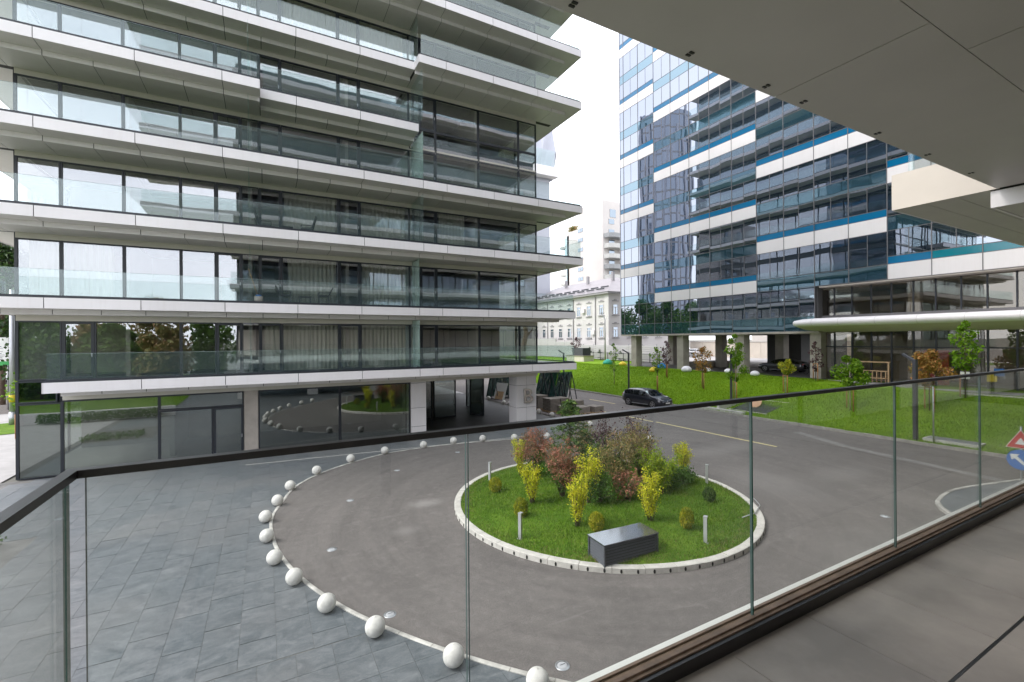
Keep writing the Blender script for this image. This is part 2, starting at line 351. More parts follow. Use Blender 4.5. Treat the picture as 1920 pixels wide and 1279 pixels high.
def wloc(o):
    v = Vector((0, 0, 0))
    while o is not None: v = v+Vector(o.location); o = o.parent
    return v
def tag(o, label=None, cat=None, group=None, kind=None):
    if label: o['label'] = label
    if cat: o['category'] = cat
    if group: o['group'] = group
    if kind: o['kind'] = kind
    return o
def thing(name, label, cat, loc=(0, 0, 0), rz=0, group=None):
    o = bpy.data.objects.new(name, None); col.objects.link(o); o.location = loc; o.rotation_euler = (0, 0, rz); o.empty_display_size = .3
    return tag(o, label, cat, group)
def struct(name, mb, mats, parent=None):
    o = mb.build(name, mats, parent); o['kind'] = 'structure'; return o
def npmesh(name, V, F, mats, mi=None, smooth=False):
    me = bpy.data.meshes.new(name); V = np.asarray(V, np.float32); F = np.asarray(F, np.int32); n, k = F.shape
    me.vertices.add(len(V)); me.vertices.foreach_set('co', V.ravel()); me.loops.add(n*k); me.loops.foreach_set('vertex_index', F.ravel())
    me.polygons.add(n); me.polygons.foreach_set('loop_start', np.arange(0, n*k, k, dtype=np.int32))
    for m in ([mats] if isinstance(mats, str) else mats): me.materials.append(M[m])
    if mi is not None: me.polygons.foreach_set('material_index', np.asarray(mi, np.int32))
    me.polygons.foreach_set('use_smooth', np.full(n, smooth)); me.update(calc_edges=True); return me
def leaf_mesh(name, P, size, mat, up=.3, aspect=.55, dirs=None, droop=0.):
    """leaf-sized rhombic faces, each lightly folded, at the points P"""
    P = np.asarray(P, float); n = len(P); a = rng.normal(size=(n, 3)) if dirs is None else dirs+rng.normal(size=(n, 3))*.55
    a[:, 2] += up-droop; a /= np.linalg.norm(a, axis=1)[:, None]+1e-9
    b = np.cross(a, rng.normal(size=(n, 3))); b /= np.linalg.norm(b, axis=1)[:, None]+1e-9
    c = np.cross(a, b); s = size*(.6+.8*rng.random(n))[:, None]
    V = np.stack([P-a*s*.5, P+b*s*aspect*.5+c*s*.08, P+a*s*.5, P-b*s*aspect*.5+c*s*.08], 1).reshape(-1, 3)
    return npmesh(name, V, np.arange(4*n).reshape(n, 4), mat)
def ell_pts(n, c, r, shell=.45, pw=1.):
    q = rng.normal(size=(n, 3)); q /= np.linalg.norm(q, axis=1)[:, None]; k = (shell+(1-shell)*rng.random(n)**pw)[:, None]
    return np.asarray(c)+q*k*np.asarray(r)
def dup(o, parent=None):
    c = o.copy(); col.objects.link(c); c.parent = parent
    for ch in list(o.children): dup(ch, c)
    return c
ORD = ['first', 'second', 'third', 'fourth', 'fifth', 'sixth', 'seventh', 'eighth', 'ninth', 'tenth', 'eleventh', 'twelfth', 'thirteenth', 'fourteenth', 'fifteenth', 'sixteenth', 'seventeenth', 'eighteenth', 'nineteenth', 'twentieth']
def sst(t): t = min(1, max(0, t)); return t*t*(3-2*t)
def Hm(x, y):                                             # height of the lawn bank between the road and the office tower
    if x < 30.6: return 0.
    return .12+1.98*sst((x-30.6)/10.5)+.05*math.sin(x*1.3+y*.4)*sst((x-31)/4)*math.cos(y*.33)

# ------------------------------------------------------------------ ground, road, paving
mb = MB(); mb.add([(-1500, -1500, -.06), (1500, -1500, -.06), (1500, 1500, -.06), (-1500, 1500, -.06)], [(0, 1, 2, 3)]); struct('ground', mb, 'ground_far')
KC = [(12.9, 23.0), (10.8, 23.35), (9.1, 23.62), (7.2, 23.62), (5.28, 23.33), (3.67, 22.51), (2.33, 21.53), (1.12, 20.0), (.49, 18.14), (.16, 16.54), (.20, 14.71), (.44, 13.25), (.79, 11.97), (1.30, 10.67), (1.78, 9.72), (2.34, 8.82), (2.83, 8.1), (3.38, 7.38), (3.97, 6.68), (4.7, 5.9), (5.6, 5.0), (6.7, 4.0), (8.2, 3.0)]
def catmull(P, m=6):
    out = []
    for i in range(len(P)-1):
        p0, p1, p2, p3 = [Vector((*P[min(max(j, 0), len(P)-1)], 0)) for j in (i-1, i, i+1, i+2)]
        for k in range(m):
            t = k/m; out.append(tuple((.5*((2*p1)+(-p0+p2)*t+(2*p0-5*p1+4*p2-p3)*t*t+(-p0+3*p1-3*p2+p3)*t**3))[:2]))
    out.append(P[-1]); return out
KCS = catmull(KC)
# road: everything inside the kerb curve and east up to the lawn bank, north past the building end, south under this building
road_poly = [(30.5, -40), (30.5, 120), (18.9, 120), (18.9, 24.2)]+[(14.2, 22.55)]+KCS+[(8.2, -40)]
mb = MB(); mb.add([(x, y, 0.) for x, y in road_poly], [tuple(range(len(road_poly)))]); struct('road', mb, 'asphalt')
def in_road(x, y):
    if y < 3.0: return x > 8.2
    if x > 18.9: return True
    if y > 23.6: return False
    if x > 12.9: return True
    c = False; n = len(road_poly)
    for i in range(n):
        x1, y1 = road_poly[i]; x2, y2 = road_poly[(i+1) % n]
        if (y1 > y) != (y2 > y) and x < (x2-x1)*(y-y1)/(y2-y1)+x1: c = not c
    return c
# slate plaza: a grout bed and the slabs, the near 290 of them single parts
mb = MB(); mb.add([(-9.6, -8, -.009), (19, -8, -.009), (19, 26.46, -.009), (-9.6, 26.46, -.009)], [(0, 1, 2, 3)]); bed = struct('plaza_paving', mb, 'grout')
slab_me = MB(); w_, l_ = .613, 1.226
slab_me.box(-w_/2, w_/2, -l_/2, l_/2, -.03, 0)
slab_mesh = slab_me.mesh('paving_slab', 'slate'); sq_ = MB(); sq_.box(-.3065, .3065, -.3065, .3065, -.03, 0); small_mesh = sq_.mesh('paving_slab', 'slate')
cells = []
for i in range(-15, 31):
    off = (i*.37) % 1.0
    for j in range(-6, 22):
        x = .16+.31+i*.62; y = 9.25+1.24*j+off*1.24+.62
        if y-.62 > 9.24: cells.append((x, y))
def bed_hole(x, y): return x < -5.9 and 14.2 < y < 18.6
def vis_px(x, y, z=0.):
    v = Vector((x, y, z-5.73)); D = v.dot(d_)
    if D < .5: return None
    return 960+v.dot(r_)/D*853.3, 637-(z-5.73)/D*853.3, D
full = []; edge = []; small = []
for x, y in cells:
    if not (-9.3 < x < 18.8 and -7 < y < 26.0): continue
    cs = [in_road(x+a*w_/2, y+b*l_/2) for a in (-1, 1) for b in (-1, 0, 1)]
    hs = [bed_hole(x+a*w_/2, y+b*l_/2) for a in (-1, 1) for b in (-1, 0, 1)]
    if all(cs) or all(hs): continue
    (edge if any(cs) or any(hs) else full).append((x, y))
def seen(p):
    q = vis_px(*p); return q is not None and -60 < q[0] < 1980 and q[1] < 1330
vis = sorted([p for p in full if seen(p)], key=lambda p: vis_px(*p)[2])
rest = [p for p in full if not seen(p)]+vis[190:]
for x, y in vis[:190]:
    o = link('paving_slab', slab_mesh, bed, (x, y, random.uniform(-.0035, .0015))); o.rotation_euler = (random.gauss(0, .0012), random.gauss(0, .0012), 0)
mbr = MB()
def clip_slab(x, y):                                     # slabs cut along the curved kerb: split in strips, keep what lies outside the road
    nx, ny = 6, 12; out = []
    for a in range(nx):
        for b in range(ny):
            x0 = x-w_/2+a*w_/nx; y0 = y-l_/2+b*l_/ny
            if not in_road(x0+w_/nx/2, y0+l_/ny/2) and not bed_hole(x0+w_/nx/2, y0+l_/ny/2): mbr.box(x0, x0+w_/nx, y0, y0+l_/ny, -.03, -.001)
for x, y in rest: mbr.box(x-w_/2, x+w_/2, y-l_/2, y+l_/2, -.03, random.uniform(-.003, .001))
for x, y in edge: clip_slab(x, y)
# nearer zone: square slabs laid to their own grid, with cut pieces along the zone line
for i in range(-16, 16):
    x = .46+.31+i*.62
    for j in range(0, 27):
        y = 9.22-.31-j*.62
        if not (-9.3 < x < 18.8): continue
        cs = [in_road(x+a*.3, y+b*.3) for a in (-1, 1) for b in (-1, 1)]
        if all(cs): continue
        if any(cs):
            for a in range(6):
                for b in range(6):
                    x0 = x-.3065+a*.1022; y0 = y-.3065+b*.1022
                    if not in_road(x0+.05, y0+.05): mbr.box(x0, x0+.1022, y0, y0+.1022, -.03, -.001)
        elif seen((x, y)) and vis_px(x, y)[1] < 1400: o = link('paving_slab', small_mesh, bed, (x, y, random.uniform(-.003, .0015)))
        else: mbr.box(x-.3065, x+.3065, y-.3065, y+.3065, -.03, 0)
for i in range(-15, 31):                                  # make-up pieces between the two zones
    off = (i*.37) % 1.0; x = .47+i*.62; y1 = 9.25+off*1.24-.007
    y1 = 9.25+(off*1.24 if off > .01 else 0)-.007
    if y1-9.24 > .05 and not in_road(x, 9.6) and -9.3 < x < 18: MB().box(x-.3065, x+.3065, 9.24, y1, -.03, -.001).build('paving_slab', 'slate', bed)
o = mbr.build('paving_slab_remainder', 'slate', bed); o['kind'] = 'stuff'
# light pavement and street at the far left
mb = MB(); mb.add([(-40, -60, -.012), (-9.6, -60, -.012), (-9.6, 60, -.012), (-22, 60, -.012)], [(0, 1, 2, 3)])
struct('side_pavement', mb, 'pave_light')
mb = MB()
def strip(mb, pts, w0, w1, z, mi=0):
    for i in range(len(pts)-1):
        a = Vector((*pts[i], 0)); b = Vector((*pts[i+1], 0)); t = (b-a).normalized(); n = Vector((-t.y, t.x, 0))
        mb.add([(a+n*w0)+Vector((0, 0, z)), (a+n*w1)+Vector((0, 0, z)), (b+n*w1)+Vector((0, 0, z)), (b+n*w0)+Vector((0, 0, z))], [(3, 2, 1, 0)], mi)
# street runs away to the left behind the other building: verge, kerb, carriageway
mb.add([(-60, 27, .03), (-5, 43, .03), (-9, 48, .03), (-60, 33, .03)], [(0, 1, 2, 3)]); struct('verge', mb, 'lawn_ground')
mb = MB(); mb.add([(-260, -40, -.004), (40, 52, -.004), (30, 150, -.004), (-260, 60, -.004)], [(0, 1, 2, 3)]); struct('street', mb, 'pave_light')
mb = MB(); mb.add([(-200, 0, .012), (30, 66, .012), (30, 110, .012), (-200, 80, .012)], [(0, 1, 2, 3)]); struct('street_carriageway', mb, 'asphalt')
mb = MB(); mb.add([(-60, 30.4, .02), (20, 54.5, .02), (20, 54.9, .02), (-60, 30.8, .02)], [(0, 1, 2, 3)]); mb.add([(-60, 33.6, .02), (20, 58.5, .02), (20, 58.75, .02), (-60, 33.85, .02)], [(0, 1, 2, 3)]); struct('street_line', mb, 'white_paint')
# planting bed in the plaza (left edge of the picture)
mb = MB(); mb.box(-9.6, -5.92, 14.2, 18.55, -.2, -.02); pb = struct('planting_bed', mb, 'soil')
P = np.column_stack([rng.uniform(-9.4, -6.5, 900), rng.uniform(16.6, 18.4, 900), rng.uniform(-.02, .3, 900)])
tag(link('ground_cover', leaf_mesh('ground_cover', P, .11, 'leaf_green', .5)), 'low green leafy cover in the dark soil bed at the left', 'ground cover', kind='stuff')

# ------------------------------------------------------------------ kerbs
def arc_stones(pts, name, parent, w, h0, h1, mat, L=.9, gap=.012, slots=0, slotname='drain_slot'):
    acc = 0; segs = []; cur = [Vector((*pts[0], 0))]
    for i in range(1, len(pts)):
        a = cur[-1]; b = Vector((*pts[i], 0))
        while (b-a).length > 1e-6:
            dl = (b-a).length
            if acc+dl >= L: p = a+(b-a)*((L-acc)/dl); cur.append(p); segs.append(cur); cur = [p]; acc = 0; a = p
            else: cur.append(b); acc += dl; a = b
    if len(cur) > 1: segs.append(cur)
    for sgm in segs:
        v = []; n = len(sgm); dz = random.uniform(-.006, .006)
        for i, p in enumerate(sgm):
            t = (sgm[min(i+1, n-1)]-sgm[max(i-1, 0)]).normalized(); nn = Vector((-t.y, t.x, 0)); q = p
            if i == 0: q = p+t*gap/2
            if i == n-1: q = p-t*gap/2
            for sd_, z in ((-w/2, h0), (-w/2, h1+dz-.012), (-w/2+.02, h1+dz), (w/2-.02, h1+dz), (w/2, h1+dz-.012), (w/2, h0)): v.append(q+nn*sd_+Vector((0, 0, z)))
        f = []
        for i in range(n-1):
            for k in range(5): f.append((i*6+k, (i+1)*6+k, (i+1)*6+k+1, i*6+k+1))
        f += [(0, 1, 2, 3, 4, 5), tuple((n-1)*6+k for k in (5, 4, 3, 2, 1, 0))]
        MB().add(v, f).build(name, mat, parent)
kl = MB(); strip(kl, KCS, -.05, .05, -.02); kroot = struct('plaza_kerb', kl, 'kerb_grey')
arc_stones(KCS, 'kerb_stone', kroot, .095, -.05, .024, 'kerb_flush', L=.8)
# white channel line across the plaza and yellow lines on the road
mb = MB(); mb.add([(-.82, 24.46, .004), (14, 23.28, .004), (14, 23.36, .004), (-.82, 24.55, .004)], [(0, 1, 2, 3)]); struct('drain_channel', mb, 'kerb_white')
mb = MB()
for y0, y1 in ((36, 45), (30.2, 35.8), (26.9, 30), (23.0, 26.7), (14.4, 22.8)):
    mb.box(23.28+(36-y0)*.012, 23.45+(36-y0)*.012, y0, y1, .002, .006)
for y0, y1 in ((31, 34.6), (40, 44)): mb.box(27.1, 27.25, y0, y1, .002, .006)
struct('road_marking', mb, 'yellow_paint')
mb = MB(); strip(mb, [(27.5, 40), (26.6, 23), (26.2, 12.3), (24.9, 6.2), (23.5, 0)], -.02, .02, .004); strip(mb, [(28.6, 15.9), (27.0, 12.4), (25.9, 6.4), (24.6, 0)], -.55, -.05, .004, 1); struct('road_seam', mb, ['slot_dark', 'pave_dull'])
# round lights and covers set flush in the asphalt
dm = MB(); dm.lathe([(0.001, .022), (.05, .022), (.082, .016), (.10, .004), (.10, -.01)], n=24); dm.box(-.05, .05, -.008, .008, .0215, .0235, 1); disc_mesh = dm.mesh('lens', ['lamp_lens', 'metal_dark'])
rm = MB(); rm.lathe([(.10, .012), (.12, .010), (.13, .0)], n=24); ring_mesh = rm.mesh('ring', 'metal_grey')
for nm, x, y in (('in front of the glass joint, nearest the camera', 4.56, 6.62), ('beside the tenth white ball counting back', 2.27, 9.61), ('left of the island in the middle of the drive', 1.59, 13.39), ('further back on the left of the drive', 2.67, 17.18), ('near the far bend of the drive', 5.1, 20.1), ('furthest back, by the far row of balls', 8.63, 21.79), ('right of the island, behind the glass', 17.4, 7.1)):
    t = thing('ground_light', 'flush round white ground light '+nm, 'ground light', (x, y, 0), group='ground lights in the asphalt')
    link('lens', disc_mesh, t, (0, 0, 0)); link('ring', ring_mesh, t, (0, 0, 0))
# splitter island with rounded nose at the right
sp = [(19.6, 6.45), (19.2, 6.1), (19.1, 5.5), (19.4, 4.9), (20.5, 4.2), (25, 2.0), (29, 1.2), (29, 5.2), (26, 6.2), (23.2, 6.85), (22, 6.98), (21, 6.9), (20.2, 6.75)]
mb = MB(); mb.prism(sp, -.02, .09); si = struct('splitter_island', mb, 'slate'); arc_stones(sp+[sp[0]], 'kerb_stone', si, .12, -.05, .11, 'kerb_flush', L=.9)

# ------------------------------------------------------------------ white stone balls along the plaza edge
bm_ = MB(); bm_.lathe([(.19*math.sin(a), .182-.19*math.cos(a)) for a in [R(8+i*(172/22)) for i in range(23)]]+[(.0005, .372)], n=32); ball_mesh = bm_.mesh('stone_ball', 'ball_white')
front = [(3.87, 6.33), (2.89, 7.55), (1.85, 9.05), (1.12, 10.37), (.58, 11.9), (.19, 13.22), (.02, 14.8), (-.01, 16.44), (.36, 17.91), (.83, 19.5), (1.93, 21.22), (3.53, 22.53), (5.3, 23.3), (7.4, 23.56), (9.14, 23.68), (10.77, 23.37), (12.45, 22.71), (14.24, 22.09)]
for i, (x, y) in enumerate(front):
    o = link('stone_ball', ball_mesh, None, (x, y, 0)); o.rotation_euler = (0, 0, random.random()*6)
    tag(o, 'white stone ball, %s counting back along the curved plaza kerb from the camera' % ORD[i], 'ball', 'white stone balls along the drive')
for i, (nm, x, y) in enumerate((('at the road corner behind the purple shrub', 18.69, 23.75), ('half hidden behind the olive shrubs', 18.78, 18.6), ('in front of the paver pallets, right one', 18.6, 28.12), ('in front of the paver pallets, left one', 18.61, 29.96), ('seen left of the pillar, right one of a pair', 18.75, 35.0), ('seen left of the pillar, left one of a pair', 18.59, 35.8), ('furthest away, by the leaning boards', 18.79, 39.34))):
    o = link('stone_ball', ball_mesh, None, (x, y, 0)); tag(o, 'stone ball '+nm, 'ball', 'stone balls beside the passage')

# ------------------------------------------------------------------ planted roundabout island
IC = (10.46, 12.77); IR = 5.15
mb = MB(); n = 64; rings = [(0, .34), (1.5, .33), (3, .27), (4.2, .19), (4.92, .12)]; v = [(IC[0], IC[1], .34)]
for r, z in rings[1:]:
    for k in range(n): q = 2*math.pi*k/n; v.append((IC[0]+r*math.cos(q), IC[1]+r*math.sin(q), z+.015*math.sin(5*q+r)))
f = [(0, 1+k, 1+(k+1) % n) for k in range(n)]
for i in range(len(rings)-2):
    for k in range(n): k2 = (k+1) % n; f.append((1+i*n+k, 1+(i+1)*n+k, 1+(i+1)*n+k2, 1+i*n+k2))
mb.add(v, f, 0, True); isl = struct('roundabout_lawn', mb, 'lawn_ground')
def Hi(x, y):
    r = math.hypot(x-IC[0], y-IC[1]); 
    for (r0, z0), (r1, z1) in zip(rings, rings[1:]):
        if r <= r1: return z0+(z1-z0)*(r-r0)/(r1-r0)
    return .12
circ = [(IC[0]+5.035*math.cos(2*math.pi*k/128), IC[1]+5.035*math.sin(2*math.pi*k/128)) for k in range(129)]
kb = MB(); kb.prism([(IC[0]+4.97*math.cos(2*math.pi*k/64), IC[1]+4.97*math.sin(2*math.pi*k/64)) for k in range(64)], -.04, .05); kbr = struct('roundabout_kerb', kb, 'concrete')
arc_stones(circ, 'kerb_stone', kbr, .22, -.05, .145, 'kerb_white', L=.79)
sm_ = MB(); sm_.tube([(-.02, 0, .012), (-.02, 0, .02)], .02, 8); sm2 = MB(); prof = [(.028*math.cos(q), .06+.052*math.sin(q)) for q in np.linspace(0, 2*math.pi, 13)[:-1]]
sm2.add([(-.008, a, b) for a, b in prof]+[(.004, a, b) for a, b in prof], [tuple(range(12))[::-1], tuple(range(12, 24))]+[(i, (i+1) % 12, 12+(i+1) % 12, 12+i) for i in range(12)]); slot_mesh = sm2.mesh('drain_slot', 'slot_dark')
for k in range(80):
    q = 2*math.pi*(k+.5)/80; o = link('drain_slot', slot_mesh, kbr, (IC[0]+5.148*math.cos(q), IC[1]+5.148*math.sin(q), 0)); o.rotation_euler = (0, 0, q)
def blades(name, pts, h, mat, wid=.012):
    P = np.asarray(pts); n = len(P); a = rng.random(n)*2*math.pi; hh = h*(.5+rng.random(n)); ln = (rng.random((n, 2))-.5)*h*1.1
    w = np.column_stack([np.cos(a), np.sin(a), np.zeros(n)])*wid
    V = np.stack([P-w, P+w, P+np.column_stack([ln, hh])], 1).reshape(-1, 3); return npmesh(name, V, np.arange(3*n).reshape(n, 3), mat)
q = rng.random(90000)*2*math.pi; rr = 4.93*np.sqrt(rng.random(90000)); X = IC[0]+rr*np.cos(q); Y = IC[1]+rr*np.sin(q)
Z = np.interp(rr, [r for r, z in rings], [z for r, z in rings])
tag(link('grass', blades('grass', np.column_stack([X, Y, Z]), .055, 'grass_blade', .008)), 'short mown grass covering the round traffic island', 'grass', kind='stuff')

a = rng.random(5200)*2*math.pi; rr = np.where(rng.random(5200) < .6, 4.55+.38*rng.random(5200), 4.8*np.sqrt(rng.random(5200))); X = IC[0]+rr*np.cos(a); Y = IC[1]+rr*np.sin(a)
bx_ = np.column_stack([8.15+rng.normal(size=1600)*.75, 9.0+rng.normal(size=1600)*.32]); X = np.concatenate([X, bx_[:, 0]]); Y = np.concatenate([Y, bx_[:, 1]]); rr = np.hypot(X-IC[0], Y-IC[1]); k_ = rr < 4.92
Z = np.interp(rr, [r for r, z in rings], [z for r, z in rings])
tag(link('dry_grass', blades('dry_grass', np.column_stack([X, Y, Z])[k_], .06, 'straw', .007)), 'dry straw-coloured blades along the kerb and round the vent box on the island', 'grass', kind='stuff')
# ------------------------------------------------------------------ apartment building across the plaza
A = thing('apartment_building', 'glazed apartment building with stacked white-edged balconies across the plaza, letter B on its pillar', 'building', (3.6, 35, 0))
YW = 26.5; XL, XR, YB = -9.1, 16.38, 56.
ZT = {1: 4.14, 2: 7.55, 3: 11.01, 4: 14.43, 5: 17.85, 6: 21.26, 7: 24.67, 8: 28.08, 9: 31.49}
SEG = {1: [(-7.81, 18.45, 24.85)], 2: [(-11.1, 18.4, 24.85)], 3: [(-11.1, 18.4, 24.0)], 4: [(-11.1, 18.4, 24.0)],
       5: [(-11.1, -.12, 24.0), (-.12, 7.65, 24.85)], 6: [(-11.1, 7.45, 24.85), (7.45, 18.4, 24.0)], 7: [(-11.1, 18.4, 24.0)], 8: [(-11.1, 18.4, 24.0)], 9: [(-11.1, 18.4, 24.0)]}
FJ = [-11.1, -7.73, -4.67, -1.6, 1.46, 4.52, 7.64, 9.0, 11.93, 15.0, 18.4]
SJ = [-11.1, -9.27, -7.73, -6.18, -4.66, -3.11, -1.6, -.06, 1.49, 3.0, 4.55, 6.1, 7.64, 9.06, 10.45, 11.98, 13.56, 15.04, 16.58, 18.4]
def cuts(J, a, b, mn=.3):
    k = [a]+[j for j in J if a+mn < j < b-mn]+[b]; return list(zip(k, k[1:]))
G_ = .013
SIDEJ = [26.5, 29.5, 32.5, 35.5, 38.5, 41.5, 44.5, 47.5, 50.5, 53.5, 56.2]
for k, segs in SEG.items():
    zt = ZT[k]; core = MB(); first = segs[0]
    for x0, x1, yf in segs:
        core.box(x0+.03, x1-.03, yf+.03, YW+.3, zt-.40, zt-.006); core.box(x0+.3, x1-(.78 if x1 > 18 else .02), yf+.88, YW+.3, zt-.61, zt-.40)
    slab = core.build('balcony_slab', ['core_dark'], A)
    if segs[-1][1] > 18:
        xe = segs[-1][1]; c2 = MB(); c2.box(XR+.02, xe-.03, YW+.3, YB, zt-.40, zt-.006)
        c2.build('side_slab', 'soffit', slab)
        for y0, y1 in [(segs[-1][2], 26.5)]+list(zip(SIDEJ, SIDEJ[1:])):
            MB().box(xe-.025, xe, y0+G_, y1-G_, zt-.43, zt).build('fascia_panel', 'white_panel', slab)
    if segs[0][0] < -11:
        c2 = MB(); c2.box(-11.07, XL-.02, YW+.3, 37, zt-.40, zt-.006); c2.build('side_slab', 'soffit', slab)
        for y0, y1 in [(segs[0][2], 26.5), (26.5, 30), (30, 33.5), (33.5, 37)]: MB().box(-11.1, -11.075, y0+G_, y1-G_, zt-.43, zt).build('fascia_panel', 'white_panel', slab)
    else:
        MB().box(first[0], first[0]+.025, first[2], YW, zt-.43, zt).build('fascia_panel', 'white_panel', slab)
    for i, (x0, x1, yf) in enumerate(segs):
        for a, b in cuts(FJ, x0, x1):
            MB().box(a+G_, b-G_, yf, yf+.025, zt-.43, zt).build('fascia_panel', 'white_panel', slab)
            MB().box(a+G_, b-G_, yf+.03, yf+.85, zt-.43, zt-.405).build('soffit_panel', 'soffit', slab)
        xr = x1-.75 if x1 > 18 else x1
        for a, b in cuts(SJ, x0+(.3 if k == 1 else 0), xr):
            MB().box(a+G_, b-G_, yf+.85, yf+.875, zt-.64, zt-.432).build('strip_panel', 'white_panel_b', slab)
            MB().box(a+G_, b-G_, yf+.88, YW-.05, zt-.64, zt-.615).build('soffit_panel', 'soffit', slab)
        if x1 > 18:                                       # soffit past the end of the dropped part
            MB().box(xr+G_, x1-.03, yf+.855, YW+.28, zt-.43, zt-.405).build('soffit_panel', 'soffit', slab)
        tp = MB(); tp.box(x0+.03, x1-.03, yf+.02, yf+.10, zt+.001, zt+.05)
        tp.build('edge_trim', 'frame_dark', slab)
        if i+1 < len(segs):                               # step in the slab edge
            y2 = segs[i+1][2]; MB().box(x1-.012, x1+.012, min(yf, y2)+.03, max(yf, y2), zt-.43, zt).build('fascia_panel', 'white_panel', slab)
    if k == 5: MB().box(7.64, 7.665, 24.85, YW, zt-.43, zt).build('fascia_panel', 'white_panel', slab)
    if k < 9:
        bh = MB(); bh.box(XL+.02 if k > 1 else -7.66, XR-.02, YW-.045, YW+.25, zt-.875, zt-.618); bh.build('bulkhead', 'bulkhead', slab)
# inner floors, back and interior walls
mb = MB()
for k in range(1, 10): mb.box(XL+.05, XR-.05, YW+.32, YB, ZT[k]-.6, ZT[k]-.012)
mb.build('floor_plate', 'interior_dark', A)
mb = MB()
for k in range(1, 9):
    z0, z1 = ZT[k]+.01, ZT[k+1]-.62
    mb.box(XL+.3, XR-.3, 31.6, 31.8, z0, z1)
    for x in (-5.5, -.62, 4.1, 7.72, 12.0): mb.box(x-.08, x+.08, 26.75, 31.6, z0, z1)
mb.build('interior_wall', 'interior', A)
mb = MB(); mb.box(XL+.3, 7.4, 33, 33.2, .01, 3.5); mb.box(7.3, 7.5, 27.4, 40, .01, 3.5); mb.box(-4.2, -4.0, 28.2, 33, .01, 3.4); mb.box(XL+.1, 7.4, YW+.1, YB, -.01, .012); mb.build('shop_interior', 'interior', A)
mb = MB(); mb.box(XL+.2, XR-.1, YB-.3, YB, 3.6, 31.5); mb.box(XL+.1, 7.4, YB-.3, YB, 0, 3.6); mb.build('rear_wall', 'white_panel', A)
# glazing
def pane_box(x0, x1, z0, z1, y=YW, t=.014): return MB().box(x0, x1, y-t/2, y+t/2, z0, z1)
def window(x0, x1, z0, z1, kind, gl='glass_window', y=YW, nm=None):
    fw = .055 if kind == 'w' else .11; f = MB(); dy0, dy1 = y-.05, y+.06
    if kind == 'p': fw = .03
    f.box(x0, x0+fw, dy0, dy1, z0, z1); f.box(x1-fw, x1, dy0, dy1, z0, z1); f.box(x0+fw, x1-fw, dy0, dy1, z1-fw*1.1, z1); f.box(x0+fw, x1-fw, dy0, dy1, z0, z0+fw)
    fr = f.build(nm or ('balcony_door' if kind == 'd' else 'window'), 'frame_dark', A)
    p = pane_box(x0+fw, x1-fw, z0+fw, z1-fw*1.1, y).build('pane', gl, fr)
    if kind == 'd':
        h = MB(); h.box(x1-.085, x1-.055, dy0-.05, dy0-.002, (z0+z1)/2-.30, (z0+z1)/2-.14); h.build('handle', 'metal_grey', fr)
    return fr
BAYS = [(-9.07, -7.67, 'w'), (-7.67, -5.56, 'w'), (-5.56, -3.46, 'w'), (-3.46, -2.07, 'w'), (-2.07, -.97, 'd'), (-.97, -.22, 'p'), (-.22, .8, 'd'), (.8, 3.6, 'w'), (3.6, 4.73, 'd'), (4.73, 7.55, 'w'), (7.55, 8.2, 'p'), (8.2, 9.2, 'd'), (9.2, 12.05, 'w'), (12.05, 14.98, 'w'), (14.98, 16.36, 'w')]
BAYS1 = [(-9.07, -7.67, 'w'), (-7.67, -6.6, 'd'), (-6.6, -3.48, 'w'), (-3.48, -2.07, 'w')]+BAYS[4:]
for k in range(1, 8):
    z0, z1 = ZT[k]+.012, ZT[k+1]-.88
    if k == 1: z0 = 4.16
    for x0, x1, kd in (BAYS1 if k == 1 else BAYS):
        a, b = z0, z1
        if x0 > 7.6 and k == 4: b = 17.05
        if x0 > 7.6 and k == 5: a = 18.35
        window(x0+.006, x1-.006, a, b, kd)
    if k == 4:
        for x0, x1, kd in BAYS[10:]: window(x0+.006, x1-.006, 17.06, 18.34, 'w', nm='spandrel_window')
# side faces of the building
def side_window(x, y0, y1, z0, z1):
    f = MB(); fw = .06; f.box(x-.05, x+.05, y0, y0+fw, z0, z1); f.box(x-.05, x+.05, y1-fw, y1, z0, z1); f.box(x-.05, x+.05, y0+fw, y1-fw, z1-fw, z1); f.box(x-.05, x+.05, y0+fw, y1-fw, z0, z0+fw)
    fr = f.build('window', 'frame_dark', A); MB().box(x-.007, x+.007, y0+fw, y1-fw, z0+fw, z1-fw).build('pane', 'glass_window', fr)
for k in range(1, 8):
    for y0, y1 in zip([26.56+2.94*i for i in range(10)], [26.55+2.94*(i+1) for i in range(10)]): side_window(XR, y0, y1, ZT[k]+.02, ZT[k+1]-.62)
    for y0, y1 in zip([26.56, 32.3, 38.1], [32.29, 38.09, 43.9]): side_window(XL, y0, y1, ZT[k]+.02, ZT[k+1]-.62)
# ground floor glazing: tall corner panes, shop window, door unit, pillar strip, big panes
for x0, x1, z0, z1, kd in ((-9.07, -7.68, .02, 3.18, 'w'), (-9.07, -7.82, 3.2, 4.13, 'w'), (-7.68, -4.33, .02, 3.25, 'w'), (-4.33, -.95, 2.55, 3.25, 'w'), (-4.33, -2.24, .02, 2.53, 'w'), (-2.22, -.95, .02, 2.53, 'd'), (-.29, 3.6, .02, 3.25, 'w'), (3.62, 7.52, .02, 3.25, 'w')):
    window(x0, x1, z0, z1, kd, 'glass_shop', nm='shop_door' if kd == 'd' else 'shop_window')
mb = MB(); mb.box(-.93, -.31, YW-.02, YW+.5, 0, 3.26); mb.build('pillar', 'concrete', A)
mb = MB(); mb.box(-7.66, 16.3, YW-.03, YW+.4, 3.262, 3.70); mb.build('ground_floor_beam', 'bulkhead', A)
side_window(XL, 26.56, 32.3, .02, 4.1); side_window(XL, 32.31, 43.9, .02, 4.1)
MB().box(XL+.02, -7.7, YW+.07, YW+.3, 3.1, 4.15).build('spandrel_backing', 'frame_dark', A)
